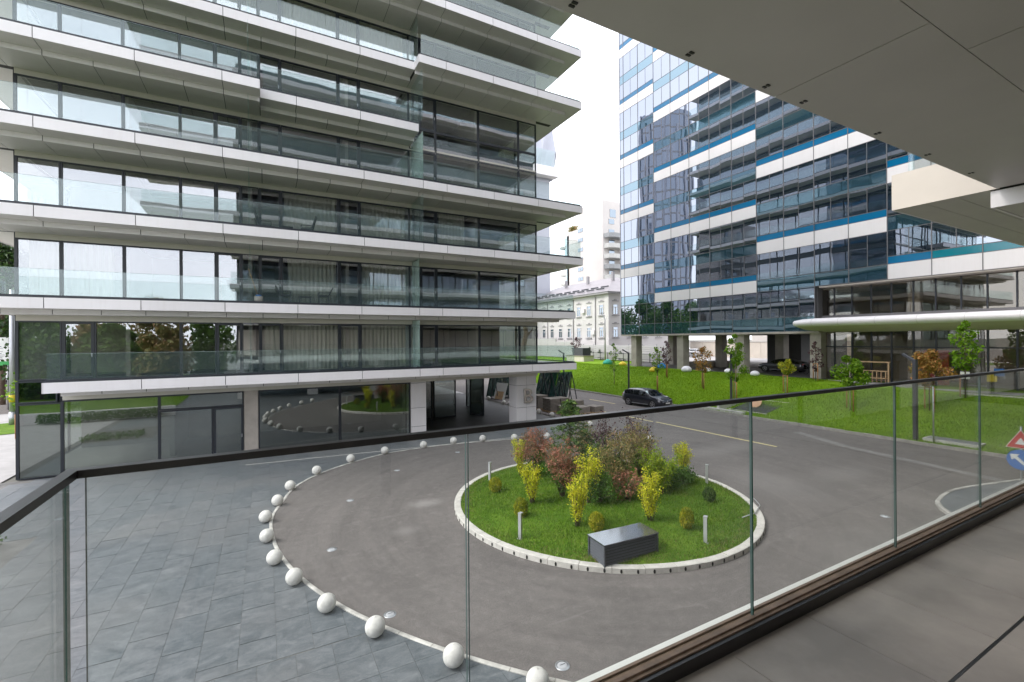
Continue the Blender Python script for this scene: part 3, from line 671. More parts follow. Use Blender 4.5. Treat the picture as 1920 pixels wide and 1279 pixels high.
MB().box(XL+.03, -7.7, YW+.07, YW+.09, .03, 3.1).build('corner_panel', 'corner_grey', A); MB().box(XL+.03, -7.7, YW+.07, YW+.09, 4.17, 6.66).build('corner_panel', 'corner_grey', A)
# clad pillars either side of the open entrance
def clad_pillar(x0, x1, y0, y1, zs, seam):
    c = MB(); c.box(x0+.03, x1-.03, y0+.03, y1-.03, 0, 3.6); p = c.build('entrance_pillar', 'core_dark', A)
    xs = [x0]+([seam] if seam else [])+[x1]
    for z0, z1 in zip(zs, zs[1:]):
        for a, b in zip(xs, xs[1:]): MB().box(a+.011, b-.011, y0, y0+.025, z0+.011, z1-.011).build('cladding_panel', 'white_panel_b', p)
        MB().box(x0, x0+.025, y0+.03, y1, z0+.011, z1-.011).build('cladding_panel', 'white_panel_b', p)
        MB().box(x1-.025, x1, y0+.03, y1, z0+.006, z1-.006).build('cladding_panel', 'white_panel_b', p)
    return p
clad_pillar(7.56, 8.5, 26.47, 27.4, [.0, .62, 1.72, 3.2, 3.5], None)
pB = clad_pillar(14.72, 16.24, 26.47, 27.55, [.0, 1.18, 2.66, 3.5], 15.48)
fc = bpy.data.curves.new('letter', 'FONT'); fc.body = 'B'; fc.size = 1.38; fc.extrude = .05; fc.bevel_depth = .012; fc.align_x = 'CENTER'
tmp = bpy.data.objects.new('tmp', fc); col.objects.link(tmp); bpy.context.view_layer.update()
lm = bpy.data.meshes.new_from_object(tmp); bpy.data.objects.remove(tmp); lm.materials.clear(); lm.materials.append(M['mirror_letter'])
for vv in lm.vertices: vv.co = Vector((15.52+vv.co.x, 26.39-vv.co.z, 1.49+vv.co.y))
link('letter_b', lm, pB)
# open passage with glass vestibule
mb = MB(); mb.box(8.4, 18.5, 26.6, 46, -.02, .006); mb.build('passage_floor', 'pave_dark', A)
mb = MB(); mb.box(8.5, XR, 27.6, 43.5, 3.50, 3.53); mb.build('passage_ceiling', 'soffit', A)
def glazed_leaf(nm, a, b, z0, z1, fw=.09):
    a = Vector((*a, 0)); b = Vector((*b, 0)); f = MB(); t = (b-a).normalized()
    for p in (a+t*fw/2, b-t*fw/2): f.bar(p+Vector((0, 0, z0)), p+Vector((0, 0, z1)), .07, fw)
    for z in (z0+fw/2, z1-fw/2): f.bar(a+t*fw+Vector((0, 0, z)), b-t*fw+Vector((0, 0, z)), .07, fw)
    fr = f.build(nm, 'frame_dark', A); q = MB(); q.bar(a+t*fw+Vector((0, 0, (z0+z1)/2)), b-t*fw+Vector((0, 0, (z0+z1)/2)), .016, z1-z0-2*fw); q.build('pane', 'glass_shop', fr)
    h = MB(); m = b-t*.16; h.bar(m+Vector((0, -.06, .95)), m+Vector((0, -.06, 1.5)), .03, .03); h.build('handle', 'metal_grey', fr)
glazed_leaf('vestibule_screen', (8.55, 32.1), (10.75, 32.1), .01, 2.95); glazed_leaf('vestibule_door', (10.85, 32.1), (12.6, 32.1), .01, 2.85)
glazed_leaf('vestibule_door', (13.75, 32.1), (14.55, 31.3), .01, 2.85); glazed_leaf('vestibule_screen', (13.8, 32.2), (15.3, 32.9), .01, 3.4); glazed_leaf('vestibule_screen', (15.3, 33.0), (15.3, 36.5), .01, 3.4)
mb = MB(); mb.box(8.55, 15.3, 32.0, 32.2, 2.96, 3.12); mb.build('vestibule_beam', 'frame_dark', A)
mb = MB(); mb.box(8.6, 12.6, 37, 37.2, 0, 3.5); mb.build('lobby_wall', 'interior', A)
# glass balcony railings
def railing(parent_nm, a, b, z, zb, mat='glass_rail', pitch=1.53, skip=0):
    a = Vector((*a, 0)); b = Vector((*b, 0)); L = (b-a).length; n = max(1, round(L/pitch)); t = (b-a)/n; ch = MB(); ch.bar(a+Vector((0, 0, z+.03)), b+Vector((0, 0, z+.03)), .05, .06)
    rl = ch.build('glass_railing', 'frame_dark', A)
    for i in range(n):
        g = MB(); p = a+t*i; q = p+t; u = t.normalized(); zz = Vector((0, 0, (z+.062+zb)/2)); g.bar(p+u*.006+zz, q-u*.006+zz, .017, zb-z-.062); g.build('glass_panel', mat, rl)
        e = MB(); e.bar(p+u*.006+Vector((0, 0, zb+.004)), q-u*.006+Vector((0, 0, zb+.004)), .018, .008); e.build('glass_rim', 'glass_edge_pale', rl)
for k, segs in SEG.items():
    z = ZT[k]+.05
    for i, (x0, x1, yf) in enumerate(segs):
        railing('r', (x0+.12, yf+.09), (x1-(.12 if x1 > 18 else 0), yf+.09), z, z+1.1)
    if segs[-1][1] > 18 and k < 9: railing('r', (segs[-1][1]-.12, segs[-1][2]+.12), (segs[-1][1]-.12, 56.), z, z+1.1, pitch=3.0)
    if segs[0][0] < -11 and k < 8: railing('r', (-10.98, segs[0][2]+.12), (-10.98, 31.), z, z+1.1)
# glass dividers between the flats
for k in range(1, 8):
    yf = SEG[k][0][2]
    MB().box(7.67, 7.69, yf+.2, YW-.08, ZT[k]+.06, ZT[k+1]-.66).build('balcony_divider', 'glass_frost' if k in (1, 2, 4) else 'glass_rail', A)
    MB().box(-.61, -.59, yf+.2, YW-.08, ZT[k]+.06, ZT[k+1]-.66).build('balcony_divider', 'glass_rail', A)
# storeys above the picture (they show mirrored in the office tower)
for k in range(10, 15):
    z = ZT[9]+3.41*(k-9); b = MB(); b.box(-11.1, 18.37, 24.03, 56, z-.4, z); s_ = b.build('balcony_slab', 'soffit', A)
    MB().box(-11.1, 18.4, 24.0, 24.025, z-.43, z).build('fascia_panel', 'white_panel', s_); MB().box(18.375, 18.4, 24.03, 56.2, z-.43, z).build('fascia_panel', 'white_panel', s_); MB().box(18.27, 18.285, 24.1, 56, z+.05, z+1.15).build('glass_panel', 'glass_rail', s_)
    if k < 14: MB().box(XL, XR, YW, 55.9, z+.01, z+2.95).build('glazed_storey', 'glass_far', s_)
for k in (8, 9): MB().box(XL, XR, YW+.02, 55.9, ZT[9]+.02 if k == 9 else ZT[8]+.02, (ZT[9] if k == 8 else ZT[9]+3.41)-.65).build('glazed_storey', 'glass_far', A)
# curtains hanging behind the panes
def curtain(x0, x1, z0, z1, y=26.85):
    n = int((x1-x0)*26); v = []
    for i in range(n+1):
        x = x0+(x1-x0)*i/n; yy = y+.05*math.sin(i*1.15+random.uniform(-.4, .4))
        v += [(x, yy, z0), (x+random.uniform(-.004, .004), yy*.3+y*.7, z1)]
    MB().add(v, [(2*i, 2*i+2, 2*i+3, 2*i+1) for i in range(n)], 0, True).build('curtain', 'curtain', A)
for k, xs in {1: [(.0, 7.4)], 2: [(1.1, 3.5), (4.9, 7.4), (-8.8, -6)], 3: [(.95, 3.5), (4.8, 7.4), (9.5, 11.2)], 6: [(1.0, 7.3)], 7: [(9.5, 12)]}.items():
    for a, b in xs: curtain(a, b, ZT[k]+.05, ZT[k+1]-.8)
# ------------------------------------------------------------------ the building this balcony belongs to
N_ = thing('balcony_building', 'apartment building of the near balcony with tiled floor, glass railing and beige soffit overhead', 'building', (6, -6, 0))
ZF = 4.25; ZS = 7.40; YR = 1.455
# balcony floor slab and porcelain tiles
mb = MB(); mb.box(-.52, 40, -3, 1.535, ZF-.40, ZF-.03); fl = mb.build('balcony_floor', 'core_dark', N_)
xs = [-.47+.0]+[.075+.612*i for i in range(0, 24)]; ys = [-2.9, -1.65, -.41, .82, 1.40]
tj = MB()
for a, b in zip(xs, xs[1:]):
    for c, e in zip(ys, ys[1:]):
        if e > -2: MB().box(a+.0022, b-.0022, c+(.007 if c == .82 else .0022), e-(.007 if e == .82 else .0022), ZF-.03, ZF).build('floor_tile', 'floor_tile', fl)
tj.box(xs[0], xs[-1], -2.9, 1.40, ZF-.031, ZF-.004); tj.build('grout', 'pave_dull', fl)
mb = MB(); mb.box(-.5, 14.5, .8145, .8255, ZF-.02, ZF-.001); mb.build('slot_drain', 'rail_black', fl)
mb = MB(); mb.box(-.52, 40, 1.501, 1.553, ZF-.02, ZF+.045); mb.box(-.52, 40, 1.54, 1.56, ZF-.43, ZF-.02); mb.box(-.545, -.475, -3, 1.54, ZF-.43, ZF+.05); mb.build('edge_flashing', 'flashing', fl)
# railing: shoe, glass panes with green edges, black handrail
def shoe(a, b, nm='railing_shoe'):
    a = Vector((*a, 0)); b = Vector((*b, 0)); s = MB(); t = (b-a).normalized(); n = Vector((t.y, -t.x, 0))
    s.bar(a+Vector((0, 0, ZF+.035)), b+Vector((0, 0, ZF+.035)), .085, .07, 0)
    s.bar(a+n*.052+Vector((0, 0, ZF+.031)), b+n*.052+Vector((0, 0, ZF+.031)), .02, .062, 1)
    for o_ in (-.022, .022): s.bar(a+n*o_+Vector((0, 0, ZF+.075)), b+n*o_+Vector((0, 0, ZF+.075)), .008, .01, 2)
    return s.build(nm, ['shoe_brown', 'rail_black', 'shoe_brown'], N_)
shoe((-.43, YR), (26, YR)); shoe((-.41, -2.4), (-.41, YR-.05))
def near_pane(p, q, hr=True):
    p = Vector((*p, 0)); q = Vector((*q, 0)); t = (q-p).normalized(); n = Vector((t.y, -t.x, 0)); z0, z1 = ZF+.072, 5.415; th = .006; u = [p+t*.0045, q-t*.0045]
    v = []
    for c in u:
        for s_ in (-1, 1):
            for z in (z0, z1): v.append(c+n*s_*th+Vector((0, 0, z)))
    MB().add(v, [(0, 4, 5, 1), (2, 3, 7, 6), (0, 1, 3, 2), (4, 6, 7, 5), (1, 5, 7, 3)], [0, 0, 1, 2, 1]).build('glass_pane', ['glass_near', 'glass_edge', 'glass_edge_mid'], N_)
px_ = [-.385, .61, 2.17, 3.70, 5.165, 6.70, 8.23, 9.76, 11.3, 12.83, 14.4]
for a, b in zip(px_, px_[1:]): near_pane((a, YR), (b, YR))
for a, b in zip([YR-.035, -.1, -1.63], [-.1, -1.63, -3.1]): near_pane((-.405, a), (-.405, b))
hr = MB()
hr.bar((-.4175, YR, 5.418), (14.4, YR, 5.418), .032, .019); hr.bar((-.405, -3.1, 5.418), (-.405, YR-.0162, 5.418), .026, .019); hr.build('handrail', 'rail_black', N_)
# soffit overhead: panels with open joints, small fixings, then the deeper stepped part further along
mb = MB(); mb.box(-2.9, 7.28, -1.6, 1.87, ZS+.03, ZS+.45); sf = mb.build('soffit_slab', 'core_dark', N_)
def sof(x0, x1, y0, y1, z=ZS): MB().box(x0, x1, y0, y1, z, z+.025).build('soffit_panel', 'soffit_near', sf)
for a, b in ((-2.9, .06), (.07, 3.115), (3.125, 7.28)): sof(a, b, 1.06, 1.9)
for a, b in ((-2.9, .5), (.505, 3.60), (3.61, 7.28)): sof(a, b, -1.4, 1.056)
mb = MB(); mb.box(-2.9, 7.28, 1.876, 1.9, ZS+.026, ZS+.45); mb.build('fascia_panel', 'white_panel', sf)
cm = MB(); cm.box(-.016, .016, -.007, .007, -.006, 0); clip_mesh = cm.mesh('panel_clip', 'rail_black')
for x in (1.37, 1.84, 2.23, 2.64, 2.98, 3.36, 4.25, 4.75, 5.45, 6.1, 6.6):
    for j in (0, 1): link('panel_clip', clip_mesh, sf, (x-6+6-.0+0, 1.845+j*.024, ZS)) if False else None
for x in (1.36, 2.2, 2.93, 3.36, 4.42, 5.35, 6.35):
    for j in (0, 1):
        o = link('panel_clip', clip_mesh, sf); o.location = Vector((x, 1.825+j*.026, ZS-.001))-wloc(sf)
mb = MB(); mb.box(7.30, 40, -1.6, 2.86, ZS+.03, ZS+.45); s2 = mb.build('soffit_slab', 'core_dark', N_)
MB().box(7.29, 7.315, 1.88, 2.88, ZS-.0, ZS+.46).build('fascia_panel', 'stone_cream', s2)
for a, b in ((7.315, 13), (13.01, 20), (20.01, 40)):
    MB().box(a, b, 2.86, 2.885, ZS, ZS+.46).build('fascia_panel', 'white_panel', s2)
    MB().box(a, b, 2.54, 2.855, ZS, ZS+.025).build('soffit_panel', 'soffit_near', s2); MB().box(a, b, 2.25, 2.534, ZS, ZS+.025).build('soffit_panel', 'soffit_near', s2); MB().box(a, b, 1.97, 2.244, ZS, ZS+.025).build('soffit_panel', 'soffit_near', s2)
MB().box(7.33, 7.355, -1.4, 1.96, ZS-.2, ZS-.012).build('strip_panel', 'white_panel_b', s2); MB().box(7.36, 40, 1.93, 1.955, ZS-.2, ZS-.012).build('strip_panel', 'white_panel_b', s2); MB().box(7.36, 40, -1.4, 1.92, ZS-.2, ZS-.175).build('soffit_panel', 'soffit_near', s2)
mb = MB(); mb.box(7.42, 7.47, 2.70, 2.75, ZS+.46, ZS+1.6); mb.box(7.47, 40, 2.72, 2.735, ZS+.5, ZS+1.55); mb.build('upper_railing', ['glass_rail'], s2)
# its walls, other floors and ground floor (seen mirrored in the facade opposite)
mb = MB()
for k in range(-1, 9):
    z = ZF+3.41*k+.02
    if k >= 0: mb.box(-2.4, 40, -1.6, -1.5, z, z+2.7)
mb.box(-2.4, 40, -2.4, -2.3, 0, 3.8)
wl_ = mb.build('facade_glazing', 'glass_far', N_)
MB().box(-2.4, 40, -1.49, -1.47, ZF+.02, ZF+2.75).build('reflection_wall', 'stone_cream', N_)  # unseen pale wall, added so the railing glass reflects a light haze
mu = MB()
for k in range(0, 8):
    z = ZF+3.41*k+.02
    for x in np.arange(-2.4, 40, 1.7): mu.box(x-.04, x+.04, -1.49, -1.42, z, z+2.7)
    mu.box(-2.4, 40, -1.62, -1.44, z+2.7, z+3.0)
mu.build('facade_frame', 'frame_dark', wl_)
for k in range(2, 9):
    z = ZF+3.41*k+.17; xl = -2.9 if k < 4 else -9.5; yf = 1.9 if k % 2 else 2.7
    b = MB(); b.box(xl+.03, 39.9, -1.6, yf-.03, z-.4, z); sl = b.build('balcony_slab', 'soffit', N_)
    MB().box(xl, 40, yf-.025, yf, z-.43, z).build('fascia_panel', 'white_panel', sl); MB().box(xl, xl+.025, -1.6, yf-.03, z-.43, z).build('fascia_panel', 'white_panel', sl)
    MB().box(xl+.1, 40, yf-.1, yf-.08, z+.05, z+1.1).build('glass_panel', 'glass_rail', sl)
    MB().box(xl+.3, 39.5, yf-.9, yf-.88, z-.64, z-.41).build('strip_panel', 'white_panel_b', sl)
mb = MB(); mb.box(-2.5, 40, -16, -1.7, 3.9, 34); mb.box(-2.5, 40, -16, -2.5, 0, 3.9); mb.build('body', 'interior_dark', N_)
MB().box(-2.3, 40, -3, 1.5, ZF-.62, ZF-.41).build('underside', 'soffit', N_)
for x in (-1.9, 4.5, 11, 17.5): MB().box(x-.5, x+.5, -1.2, -.4, 0, ZF-.63).build('pillar', 'white_panel_b', N_)
# ------------------------------------------------------------------ lawn bank in front of the office tower
gx = np.concatenate([[30.62], np.arange(31, 44, .5), [46, 50, 56, 62]]); gy = np.concatenate([np.arange(-20, 12, 2), np.arange(12, 60, 1.0), [62, 66, 70, 76, 84, 92]])
V = []; F = []
for x in gx:
    for y in gy: V.append((x, y, Hm(x, y)))
ny = len(gy)
for i in range(len(gx)-1):
    for j in range(ny-1): F.append((i*ny+j, (i+1)*ny+j, (i+1)*ny+j+1, i*ny+j+1))
o = link('lawn_bank', npmesh('lawn_bank', V, F, 'mound_ground', smooth=True)); o['kind'] = 'structure'
n = 150000; X = 30.65+12.2*rng.random(n)**1.1; Y = -2+66*rng.random(n); Z = np.array([Hm(a, b) for a, b in zip(X, Y)])
keep = ~((X > 42.0) | ((X > 39.4) & (Y < 21)))
tag(link('grass', blades('grass', np.column_stack([X, Y, Z])[keep], .09, 'grass_mound', .02)), 'bright green mown grass on the sloping bank below the office tower', 'grass', kind='stuff')
kb = MB(); kb.box(30.50, 30.6, -20, 95, -.03, .09); kr = struct('road_kerb', kb, 'kerb_grey')
ksm = MB(); ksm.box(-.07, .07, -.49, .49, -.05, .16); ksm_mesh = ksm.mesh('kerb_stone', 'kerb_grey')
for i in range(68): link('kerb_stone', ksm_mesh, kr, (30.53, -4+i*1.0, random.uniform(-.015, .01))).rotation_euler = (0, 0, random.gauss(0, .006))
# notch in the bank: low walls, dark slatted hatch and an orange cover
hr_ = thing('vent_hatch', 'dark slatted hatch with pale rim cut into the foot of the grass bank', 'hatch', (31.8, 21.6, .1))
hm = MB(); hm.box(-.06, .06, -1.5, 1.5, .0, .05); hm.box(2.9, 3.0, -1.5, 1.5, .5, .62); hm.build('rim', 'kerb_white', hr_, (0, 0, .1))
for i in range(12): q = MB(); q.bar((.1+i*.235, -1.35, .13+i*.042), (.1+i*.235, 1.35, .13+i*.042), .2, .05); q.build('slat', 'louvre', hr_, (0, 0, .0))
w = MB(); w.box(31.0, 33.6, 23.4, 23.6, 0, .55); w.box(30.72, 31.0, 21.2, 26.2, 0, .3); tag(w.build('retaining_wall', 'concrete_light'), 'low stained concrete wall at the foot of the grass bank beside the road', 'wall')
cv = MB(); cv.lathe([(.001, .05), (.38, .05), (.42, .03), (.42, 0)], n=24); o = cv.build('round_cover', 'orange_plastic', None, (33.2, 21.8, .72)); o.rotation_euler = (0, -.9, 0); tag(o, 'round orange cover leaning on the dark hatch', 'cover')
gr = thing('drain_grate', 'pale flat grate slab at the edge of the lawn near the road signs', 'grate', (31.6, 9.9, .2))
g = MB(); g.box(-.5, .5, -1.1, 1.1, -.1, .1); g.build('frame', 'concrete_light', gr, (0, 0, 0))
for i in range(10): MB().box(-.42+i*.088, -.37+i*.088, -1.0, 1.0, .1, .115).build('bar', 'metal_grey', gr, (0, 0, 0))
# terrace in front of the lobby, ground below the tower
mb = MB(); mb.add([(39.6, -20, 1.98), (62, -20, 1.98), (62, 21.6, 2.02), (42.2, 21.6, 2.12), (40.4, 15.8, 2.1)], [(0, 1, 2, 3, 4)]); mb.box(39.5, 39.66, -20, 12, 1.6, 2.1, 1); struct('terrace', mb, ['pave_light', 'kerb_white'])
mb = MB(); mb.add([(42.3, 21.5, 2.14), (66, 21.5, 2.14), (66, 60, 2.14), (43.5, 48, 2.14)], [(0, 1, 2, 3)]); struct('undercroft_paving', mb, 'pave_dark')
mb = MB(); mb.add([(52, 20, 2.17), (140, -10, 2.3), (140, 120, 2.3), (52, 100, 2.2)], [(0, 1, 2, 3)]); struct('rear_street', mb, 'pave_light')

# ------------------------------------------------------------------ office tower
B = thing('office_tower', 'tall blue glass office tower on concrete columns with white and blue spandrel bands', 'building', (50, 25, 2.1))
XB = 42.4; ZTOP = 55.
main = [46.3+.0, 43.64, 40.98]+[40.98-2.66*i for i in range(1, 18)]       # main mullion lines in Y
def lines(phase, zbot, ztop):
    """vertical cycle of 7.42 m: white band, tall glass, spandrel, glass, blue strip"""
    out = []; z = 10.17+phase*3.71-7.42*3
    while z < ztop:
        for a, b, kd in ((0, 1.19, 'white'), (1.19, 1.77, 'blue'), (1.77, 3.76, 'glass'), (3.76, 4.88, 'span'), (4.88, 7.42, 'glass')):
            if z+b <= ztop+.01 and z+a >= zbot-.02: out.append((z+a, z+b, kd))
        z += 7.42
    return out
body = MB(); body.box(XB+.35, 66, 22.3, 46.8, 6.32, ZTOP); body.box(XB+.35, 66, -6, 22.3, 10.25, ZTOP); body.build('body', 'interior_dark', B)
sofm = MB(); sofm.box(XB-.05, 66, 22.0, 46.95, 6.10, 6.3); sofm.box(XB-.02, 44.2, -6, 22.0, 10.05, 10.16); sofm.build('soffit', 'concrete', B)
bays = [(47.0, 40.98, 1), (40.98, 40.98-2.66*5, 0), (40.98-2.66*5, 40.98-2.66*9, 1), (40.98-2.66*9, 40.98-2.66*17, 0)]
cnt = {}; late = {}
cache = {}
def pane_mesh(w, h, mat, t=.03):
    key = (round(w, 3), round(h, 3), mat)
    if key not in cache: m_ = MB(); m_.box(-t/2, t/2, -w/2, w/2, -h/2, h/2); cache[key] = m_.mesh('panel', mat)
    return cache[key]
def put(kd, y0, y1, z0, z1, tilt=.0022):
    nm, mat = {'white': ('white_panel', 'white_panel_b'), 'blue': ('blue_panel', 'blue_glass_panel'), 'glass': ('glass_pane', 'glass_tower'), 'span': ('spandrel_pane', 'glass_spandrel')}[kd]
    if kd == 'blue' and y1 < 18 and z0 < 20: mat = 'teal_glass_panel' if y1 < 15 else mat
    px = vis_px(XB, (y0+y1)/2, (z0+z1)/2)
    x_e = 1085+(px[0]-1085); sy = 18+(px[0]-1085)*.4335       # below the soffit line as seen from the balcony = plainly visible
    ok = px[1] > sy-25 and px[0] < 1960
    if ok and cnt.get(nm, 0) < 298:
        cnt[nm] = cnt.get(nm, 0)+1
        o = link(nm, pane_mesh(y1-y0-.05, z1-z0-.05, mat), B); o.location = Vector((XB+(.0 if kd != 'white' else -.02), (y0+y1)/2, (z0+z1)/2))-wloc(B)
        if kd != 'white': o.rotation_euler = (0, random.gauss(0, tilt), random.gauss(0, tilt))
    else:
        late.setdefault((nm, mat), MB()).box(XB-.015, XB+.015, y0-.025 if y0 > y1 else y0+.025, y1+.025 if y0 > y1 else y1-.025, z0+.025, z1-.025)
mull = MB()
for yh, yl, ph in bays:
    ms = [y for y in main if yl-.01 <= y <= yh+.01]
    if yh > 46.9: ms = [47.0]+ms
    cells_ = list(zip(ms[1:], ms[:-1]))
    for y0, y1 in cells_:
        zb = 6.2 if y0 > 22.2 else 10.15
        seq = [(6.25, 7.62, 'span')] if (zb < 7 and ph == 0) else []
        L_ = lines(ph, 7.6 if ph == 0 else 6.2, ZTOP)
        if zb < 7 and ph == 1: L_ = [(6.25, 7.62, 'span'), (7.62, 9.1, 'glass'), (9.1, 10.1, 'glass'), (10.12, 11.36, 'span'), (11.36, 13.9, 'glass')]+[q for q in L_ if q[0] > 13.8]
        if zb < 7 and ph == 0: L_ = seq+[(7.62, 10.15, 'glass')]+[q for q in L_ if q[0] > 10.1]
        if zb > 7: L_ = [q for q in L_ if q[0] > 10.1] if ph == 0 else [(10.2, 11.36, 'span'), (11.36, 13.9, 'glass')]+[q for q in L_ if q[0] > 13.8]
        for z0, z1, kd in L_:
            if kd == 'glass' and y1-y0 > 2:
                ym = (y0+y1)/2; put(kd, y0, ym, z0, z1); put(kd, ym, y1, z0, z1)
            else: put(kd, y0, y1, z0, z1)
for (nm, mat), m_ in late.items():
    o = m_.build(nm+'_remainder', mat, B); o['kind'] = 'stuff'
for y in [47.0]+main:
    z0 = 6.25 if y > 22 else 10.16
    MB().box(XB-.05, XB+.04, y-.028, y+.028, z0, ZTOP).build('mullion', 'frame_grey', B)
for yh, yl, ph in bays:
    L_ = lines(ph, 10.1, ZTOP)
    for z0, z1, kd in L_:
        MB().box(XB-.035, XB+.04, max(yl, -5)+.03, yh-.03, z0-.022, z0+.022).build('transom', 'frame_grey', B)
    if yl > 16:
        for z in (7.62,): MB().box(XB-.035, XB+.04, max(yl, 22.3)+.03, yh-.03, z-.022, z+.022).build('transom', 'frame_grey', B)
for yh, yl, ph in bays:                                   # half-width mullions between the panes
    ms = [y for y in main if yl+.01 < y <= yh+.01]
    for y in ms:
        ym = y-1.33
        hb = []
        L_ = lines(ph, 10.1, ZTOP)+([(7.62, 10.1, 'glass')] if y > 24 else [])
        for z0, z1, kd in L_:
            if kd == 'glass': MB().box(XB-.03, XB+.04, ym-.022, ym+.022, z0+.02, z1-.02).build('window_mullion', 'frame_grey', B)
MB().box(XB-.06, XB+.3, 46.99, 47.1, 6.25, ZTOP).build('corner_trim', 'tower_white', B)
for y0, y1 in ((47.02, 47.05),):
    for i in range(8): MB().box(XB+.4+i*2.9, XB+.4+i*2.9+2.8, 46.85, 46.95, 6.3, ZTOP).build('end_glazing', 'glass_tower', B)
for x in (43.2, 50):
    for y in (45, 37.4, 29.8, 22.5):
        if x == 50 and y < 23: continue
        MB().box(x-.5, x+.5, y-.46, y+.46, 2.0, 6.11).build('column', 'concrete', B)
MB().box(54, 64, 30, 34, 2.1, 6.1).build('service_core', 'interior_dark', B); MB().box(47, 54, 37.9, 41, 2.1, 2.75).build('plinth', 'paver_grey', B)
# lobby with tall glazing under a rounded white canopy
XLb = 43.5
lob = MB(); lob.box(XLb+5, XLb+5.2, -6, 22.4, 2, 10); lob.box(XLb+.1, XLb+5, -6, 22.4, 9.9, 10.04); lob.box(XLb+.2, XLb+5, -6, 22.4, 7.0, 7.5); lob.box(XLb+.3, XLb+.9, 15.6, 16.3, 2.0, 9.9); lob.build('lobby_interior', 'lobby_tone', B)
lj = [22.4, 21.33, 19.98, 18.6, 17.24, 15.86, 14.54, 13.14, 11.81, 10.41, 9.0, 7.6, 6.2, 4.8, 3.4, 2, .6]
for a, b in zip(lj, lj[1:]):
    fr = MB(); fr.box(XLb-.08, XLb+.06, a-.05, a+.05, 2.05, 6.4); fr.box(XLb-.08, XLb+.06, a-.04, a+.04, 7.6, 10.0); fr.box(XLb-.03, XLb+.03, b+.05, a-.05, 4.9, 4.98)
    p = fr.build('lobby_window', 'frame_dark', B)
    for z0, z1 in ((2.1, 4.89), (4.99, 6.35), (7.65, 9.95)): MB().box(XLb-.01, XLb+.01, b+.045, a-.045, z0, z1).build('pane', 'glass_lobby', p)
cn = MB(); cn.box(XLb-.1, XLb+1, 22.4, 22.9, 7.5, 10.05); cn.box(XLb-.12, XLb+.1, -6, 22.9, 7.3, 7.64); cn.build('sill_band', 'frame_grey', B)
prof = [(0.0, 7.34), (-2.75, 7.34), (-3.12, 7.29), (-3.32, 7.13), (-3.36, 6.95), (-3.26, 6.78), (-3.0, 6.67), (-2.3, 6.50), (-1.2, 6.28), (0.0, 6.16)]
ysn = [23.55, 23.45, 23.2, 22.6, 21.5, 19.5, 17, 14.5, 12, 9.5, 7, 4.5, 2, -6]; sc_n = [.05, .45, .75, .92, 1, 1, 1, 1, 1, 1, 1, 1, 1, 1]
cp = MB(); cv_ = []
for y, s_ in zip(ysn, sc_n):
    for px2, pz in prof: cv_.append((XLb+px2*(.55+.45*s_)*1.0-.0, y, 6.85+(pz-6.85)*s_))
npf = len(prof); ff = [(i*npf+k, i*npf+k+1, (i+1)*npf+k+1, (i+1)*npf+k) for i in range(len(ysn)-1) for k in range(npf-1)]+[tuple(range(npf))[::-1]]
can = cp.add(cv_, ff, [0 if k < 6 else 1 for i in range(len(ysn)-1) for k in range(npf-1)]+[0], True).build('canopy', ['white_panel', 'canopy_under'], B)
for y in (21.5, 19.5, 17, 14.5, 12, 9.5):
    s_ = MB(); s_.tube([(XLb+a*1.003-.004, y, 6.85+(b-6.85)*1.004) for a, b in prof[1:7]], .006, 5); s_.build('joint', 'kerb_grey', can)
# things in and before the lobby
def frame_swing(x, y, z):
    t = thing('timber_frame', 'raw timber frame with a slatted bench standing before the lobby windows', 'bench', (x, y, z))
    m_ = MB()
    for yy in (-.95, .95): m_.box(-.05, .05, yy-.05, yy+.05, 0, 1.65)
    m_.box(-.05, .05, -1.05, 1.05, 1.65, 1.75); m_.build('frame', 'wood_raw', t, (0, 0, 0))
    for i in range(6): MB().box(-.04, .04, -.8+i*.3, -.74+i*.3, .1, .95).build('slat', 'wood_raw', t, (0, 0, 0))
    MB().box(-.06, .06, -.88, .88, .95, 1.02).build('top_rail', 'wood_raw', t, (0, 0, 0)); MB().box(-.3, .3, -.85, .85, .4, .46).build('seat', 'wood_raw', t, (0, 0, 0))
frame_swing(42.7, 18.1, 2.05)
tag(MB().box(44.6, 44.7, 14.2, 15.9, 2.1, 4.7).build('red_banner', 'sign_red'), 'dark red banner behind the lobby glass', 'banner')
for nm, y, z, mt in (('white', 12.9, 3.0, 'sign_white'), ('yellow', 11.55, 2.9, 'bag_yellow'), ('blue', 11.2, 3.3, 'sign_blue')):
    tag(MB().box(43.2, 43.23, y-.25, y+.25, z-.25, z+.25).build('poster', mt), 'small %s poster on the lobby glass at the right' % nm, 'poster', 'posters on the lobby glass')

# ------------------------------------------------------------------ old white two-storey house with grey hipped roof
Hs = thing('townhouse', 'old white two-storey house with grey hipped roof and moulded windows behind the fence', 'house', (66, 78, 2.1))
XH, YH0, YH1, XH1 = 55., 64.3, 100., 75.
m_ = MB(); m_.box(XH, XH1, YH0, YH1, 2.0, 14.0); m_.build('wall', 'plaster_white', Hs)
e = MB(); e.box(XH-.7, XH1+.7, YH0-.7, YH1+.7, 14.0, 14.35); e.build('cornice', 'plaster_grey', Hs)
rf = MB(); o_ = .8; rv = [(XH-o_, YH0-o_, 14.36), (XH1+o_, YH0-o_, 14.36), (XH1+o_, YH1+o_, 14.36), (XH-o_, YH1+o_, 14.36), (XH+8, YH0+8, 18.4), (XH1-8, YH0+8, 18.4), (XH1-8, YH1-8, 18.4), (XH+8, YH1-8, 18.4)]
rf.add(rv, [(0, 1, 5, 4), (1, 2, 6, 5), (2, 3, 7, 6), (3, 0, 4, 7), (4, 5, 6, 7)]); roof = rf.build('roof', 'roof_metal', Hs)
